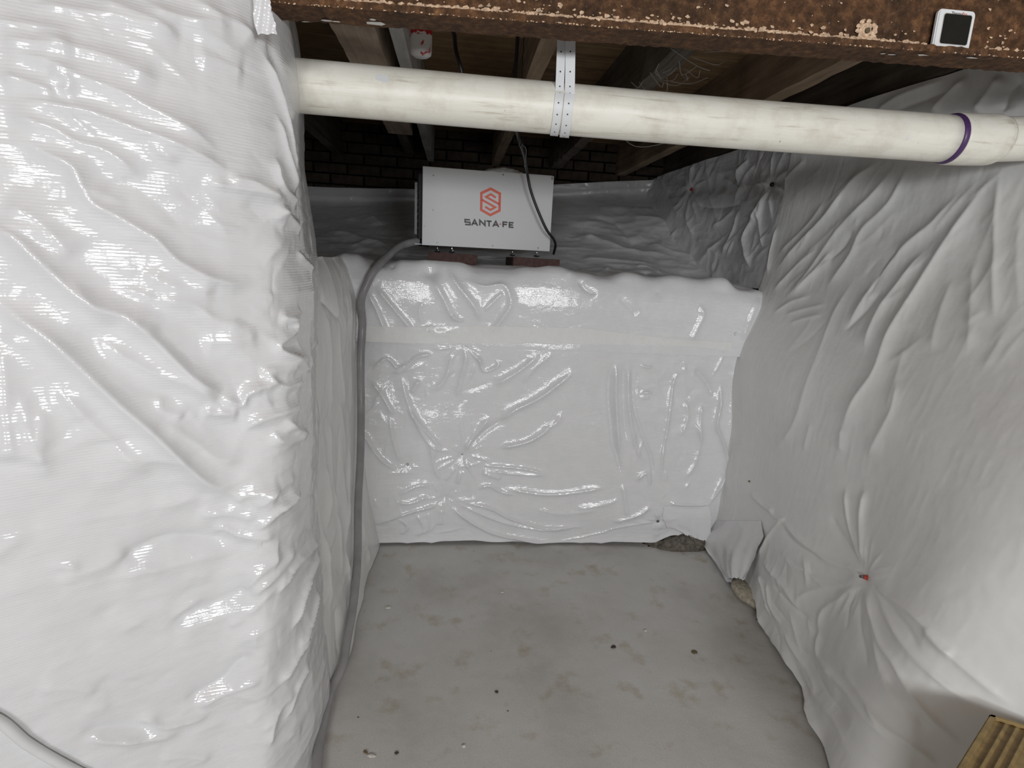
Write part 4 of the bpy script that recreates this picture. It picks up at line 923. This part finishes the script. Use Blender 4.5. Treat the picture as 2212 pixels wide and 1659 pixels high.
paver(922, 1028, 2.385, 'dark brown paver block under the left feet of the dehumidifier', 1)
paver(1107, 1208, 2.37, 'reddish brown paver block under the right feet of the dehumidifier', 0.5)
# crumpled bag on top
bgS = []
bm = bmesh.new(); bmesh.ops.create_icosphere(bm, subdivisions=4, radius=1.0)
tc_ = atY(1080, 372, 2.52)
for v_ in bm.verts:
    k = 1+.25*ridged(np.array([[v_.co.x*2, v_.co.y*2, v_.co.z*2]]), 1.0, 3.0)[0]-.15
    sx_ = .105*(1-.35*max(0, -v_.co.x)); v_.co = Vector((v_.co.x*sx_*k, v_.co.y*.07*k, max(-.004, v_.co.z*(.026+.012*v_.co.x)*k)))
bm_obj('plastic_bag', bm, 'plastic_film_matte', None, True, label='small crumpled clear white bag lying on top of the dehumidifier', cat='bag').location = (float(tc_[0])-.005, 2.53, float(bl[2])+DH+.006)

# ================================================================== DRAIN HOSE
hp = [(921, 520, 2.47), (905, 521, 2.46), (868, 531, 2.40), (835, 556, 2.28), (813, 578, 2.19), (796, 606, 2.165), (780, 650, 2.16), (772, 700, 2.15), (769, 780, 2.14), (768, 880, 2.10), (766, 980, 2.05), (762, 1090, 1.98), (756, 1200, 1.86), (748, 1300, 1.70), (738, 1385, 1.6), (726, 1440, 1.5)]
BF = B.final(); H_ = []
for p in hp:
    if p[1] < 690: H_.append(atY(*p))
    else:
        i, j = B.at(p[0], p[1]); H_.append(BF[i, j]+B.N[i, j]*.022)
H_ = H_+[atZ(715, 1492, .030), atZ(703, 1545, .020), atZ(690, 1610, .016), atZ(682, 1700, .016)]
P = catmull(H_, 150); hose = empty('drain_hose', P[-1], 'smoky grey plastic drain hose curving from the dehumidifier down the corner to the floor', 'hose')
tube('hose_run', rel(P, hose), np.linspace(.0165, .0125, len(P)), 'hose_smoke', hose, 18)
q = atY(908, 521, 2.46); V, fc = tube_geo([q+np.array([.035, .006, -.001]), q+np.array([-.004, 0, 0])], .021, 14); mesh_obj('hose_fitting', rel(V, hose), fc, 'black_plastic', hose, True)

# white tube at the lower left
Wp = [(-160, 1470, .72), (-60, 1520, .73), (0, 1553, .74), (60, 1598, .75), (130, 1640, .75), (200, 1672, .75), (300, 1710, .75)]
AF = A.final(); P = []
for x, y, _ in Wp: i, j = A.at(x, y); P.append(AF[i, j]+A.N[i, j]*.009)
P = catmull(P, 50); wt = empty('white_cord', P[-1], 'thick white cord looping across the lower left corner in front of the wrapped pier', 'cord')
tube('cord_run', rel(P, wt), .0085, 'edge_white', wt, 18)

# ================================================================== TAN CRATE
_p = Fs.pt(2139, 1541); ZT = float((CAM+(_p-CAM)*.955)[2])
a0 = atZ(2139, 1541, ZT); ub = atZ(2065, 1659, ZT)-a0; uc = atZ(2212, 1563, ZT)-a0
ub = ub/np.linalg.norm(ub); uc = uc/np.linalg.norm(uc); ub[2] = uc[2] = 0
cr = empty('storage_tub', (float(a0[0]), float(a0[1]), 0), 'tan ribbed plastic tub with a dark hand recess, standing at the lower right corner', 'storage tub')
def tub(name, b0, b1, c0_, c1_, z0, z1, mat, parent=cr, bev=.004, **kw):
    bm = bmesh.new(); vs = [bm.verts.new(tuple(ub*bb+uc*cc+np.array([0, 0, z]))) for z in (z0, z1) for bb, cc in ((b0, c0_), (b1, c0_), (b1, c1_), (b0, c1_))]
    for f in ((0, 1, 2, 3), (4, 5, 6, 7), (0, 1, 5, 4), (1, 2, 6, 5), (2, 3, 7, 6), (3, 0, 4, 7)): bm.faces.new([vs[k] for k in f])
    bmesh.ops.recalc_face_normals(bm, faces=bm.faces)
    if bev: bmesh.ops.bevel(bm, geom=list(bm.edges), offset=bev, segments=2, affect='EDGES')
    return bm_obj(name, bm, mat, parent, **kw)
tub('tub_body', .008, .21, .008, .17, 0, ZT-.02, 'crate_tan')
lid = tub('lid', 0, .22, 0, .18, ZT-.02, ZT-.006, 'crate_tan')
tub('lid_rim', 0, .22, 0, .012, ZT-.006, ZT, 'crate_tan', lid, .002); tub('lid_rim', 0, .012, 0, .18, ZT-.006, ZT, 'crate_tan', lid, .002)
for k in range(3): tub('rib', .018, .21, .026+.017*k, .034+.017*k, ZT-.007, ZT-.001, 'crate_tan', lid, .002)
tub('hand_recess', .036, .20, .086, .17, ZT-.007, ZT-.0045, 'crate_shadow', lid, .0008, label='dark recessed panel')
# ================================================================== DEBRIS ON THE FLOOR
def debris(px, py, sx, sy, mat, name, label, cat, seed, rot=0.0):
    r = np.random.RandomState(seed); bm = bmesh.new(); bmesh.ops.create_icosphere(bm, subdivisions=2, radius=1.0); p = atZ(px, py, .003)
    for v_ in bm.verts:
        k = r.uniform(.7, 1.15); x, y, z = v_.co.x*sx*k, v_.co.y*sy*k, (v_.co.z+1)*.0025; v_.co = Vector((x*math.cos(rot)-y*math.sin(rot), x*math.sin(rot)+y*math.cos(rot), z))
    o = bm_obj(name, bm, mat, None, label=label, cat=cat); o.location = (float(p[0]), float(p[1]), 0.0); return o
debris(1325, 1397, .011, .007, 'debris_dark', 'wood_chip', 'small black chip lying near the middle of the concrete floor', 'debris', 1, .6)
debris(1500, 1408, .012, .010, 'debris_brown', 'leaf_scrap', 'brown leaf scrap on the concrete right of the black chip', 'debris', 2)
debris(1073, 1494, .006, .005, 'debris_dark', 'gravel_bit', 'tiny dark speck on the lower middle of the floor', 'debris', 3)
debris(802, 1632, .012, .006, 'debris_pale', 'paint_flake', 'white paint flake on the floor near the drain hose end', 'debris', 4, -.2)
debris(790, 1624, .008, .004, 'debris_brown', 'wood_chip', 'dark brown sliver touching the white paint flake', 'debris', 5, -.5)
debris(1394, 1362, .007, .005, 'debris_pale', 'paint_flake', 'tiny pale flake on the floor above the black chip', 'debris', 6)
debris(838, 1312, .012, .009, 'debris_pale', 'plaster_crumb', 'pale plaster crumb on the left of the floor near the hose', 'debris', 7)
debris(1002, 1611, .006, .005, 'debris_pale', 'paint_flake', 'small white flake at the front middle of the floor', 'debris', 8)
debris(1085, 1279, .007, .005, 'debris_pale', 'plaster_crumb', 'small cream crumb on the floor towards the back wall', 'debris', 9)
debris(857, 1626, .006, .004, 'debris_dark', 'gravel_bit', 'dark grit speck right of the white paint flake', 'debris', 10)
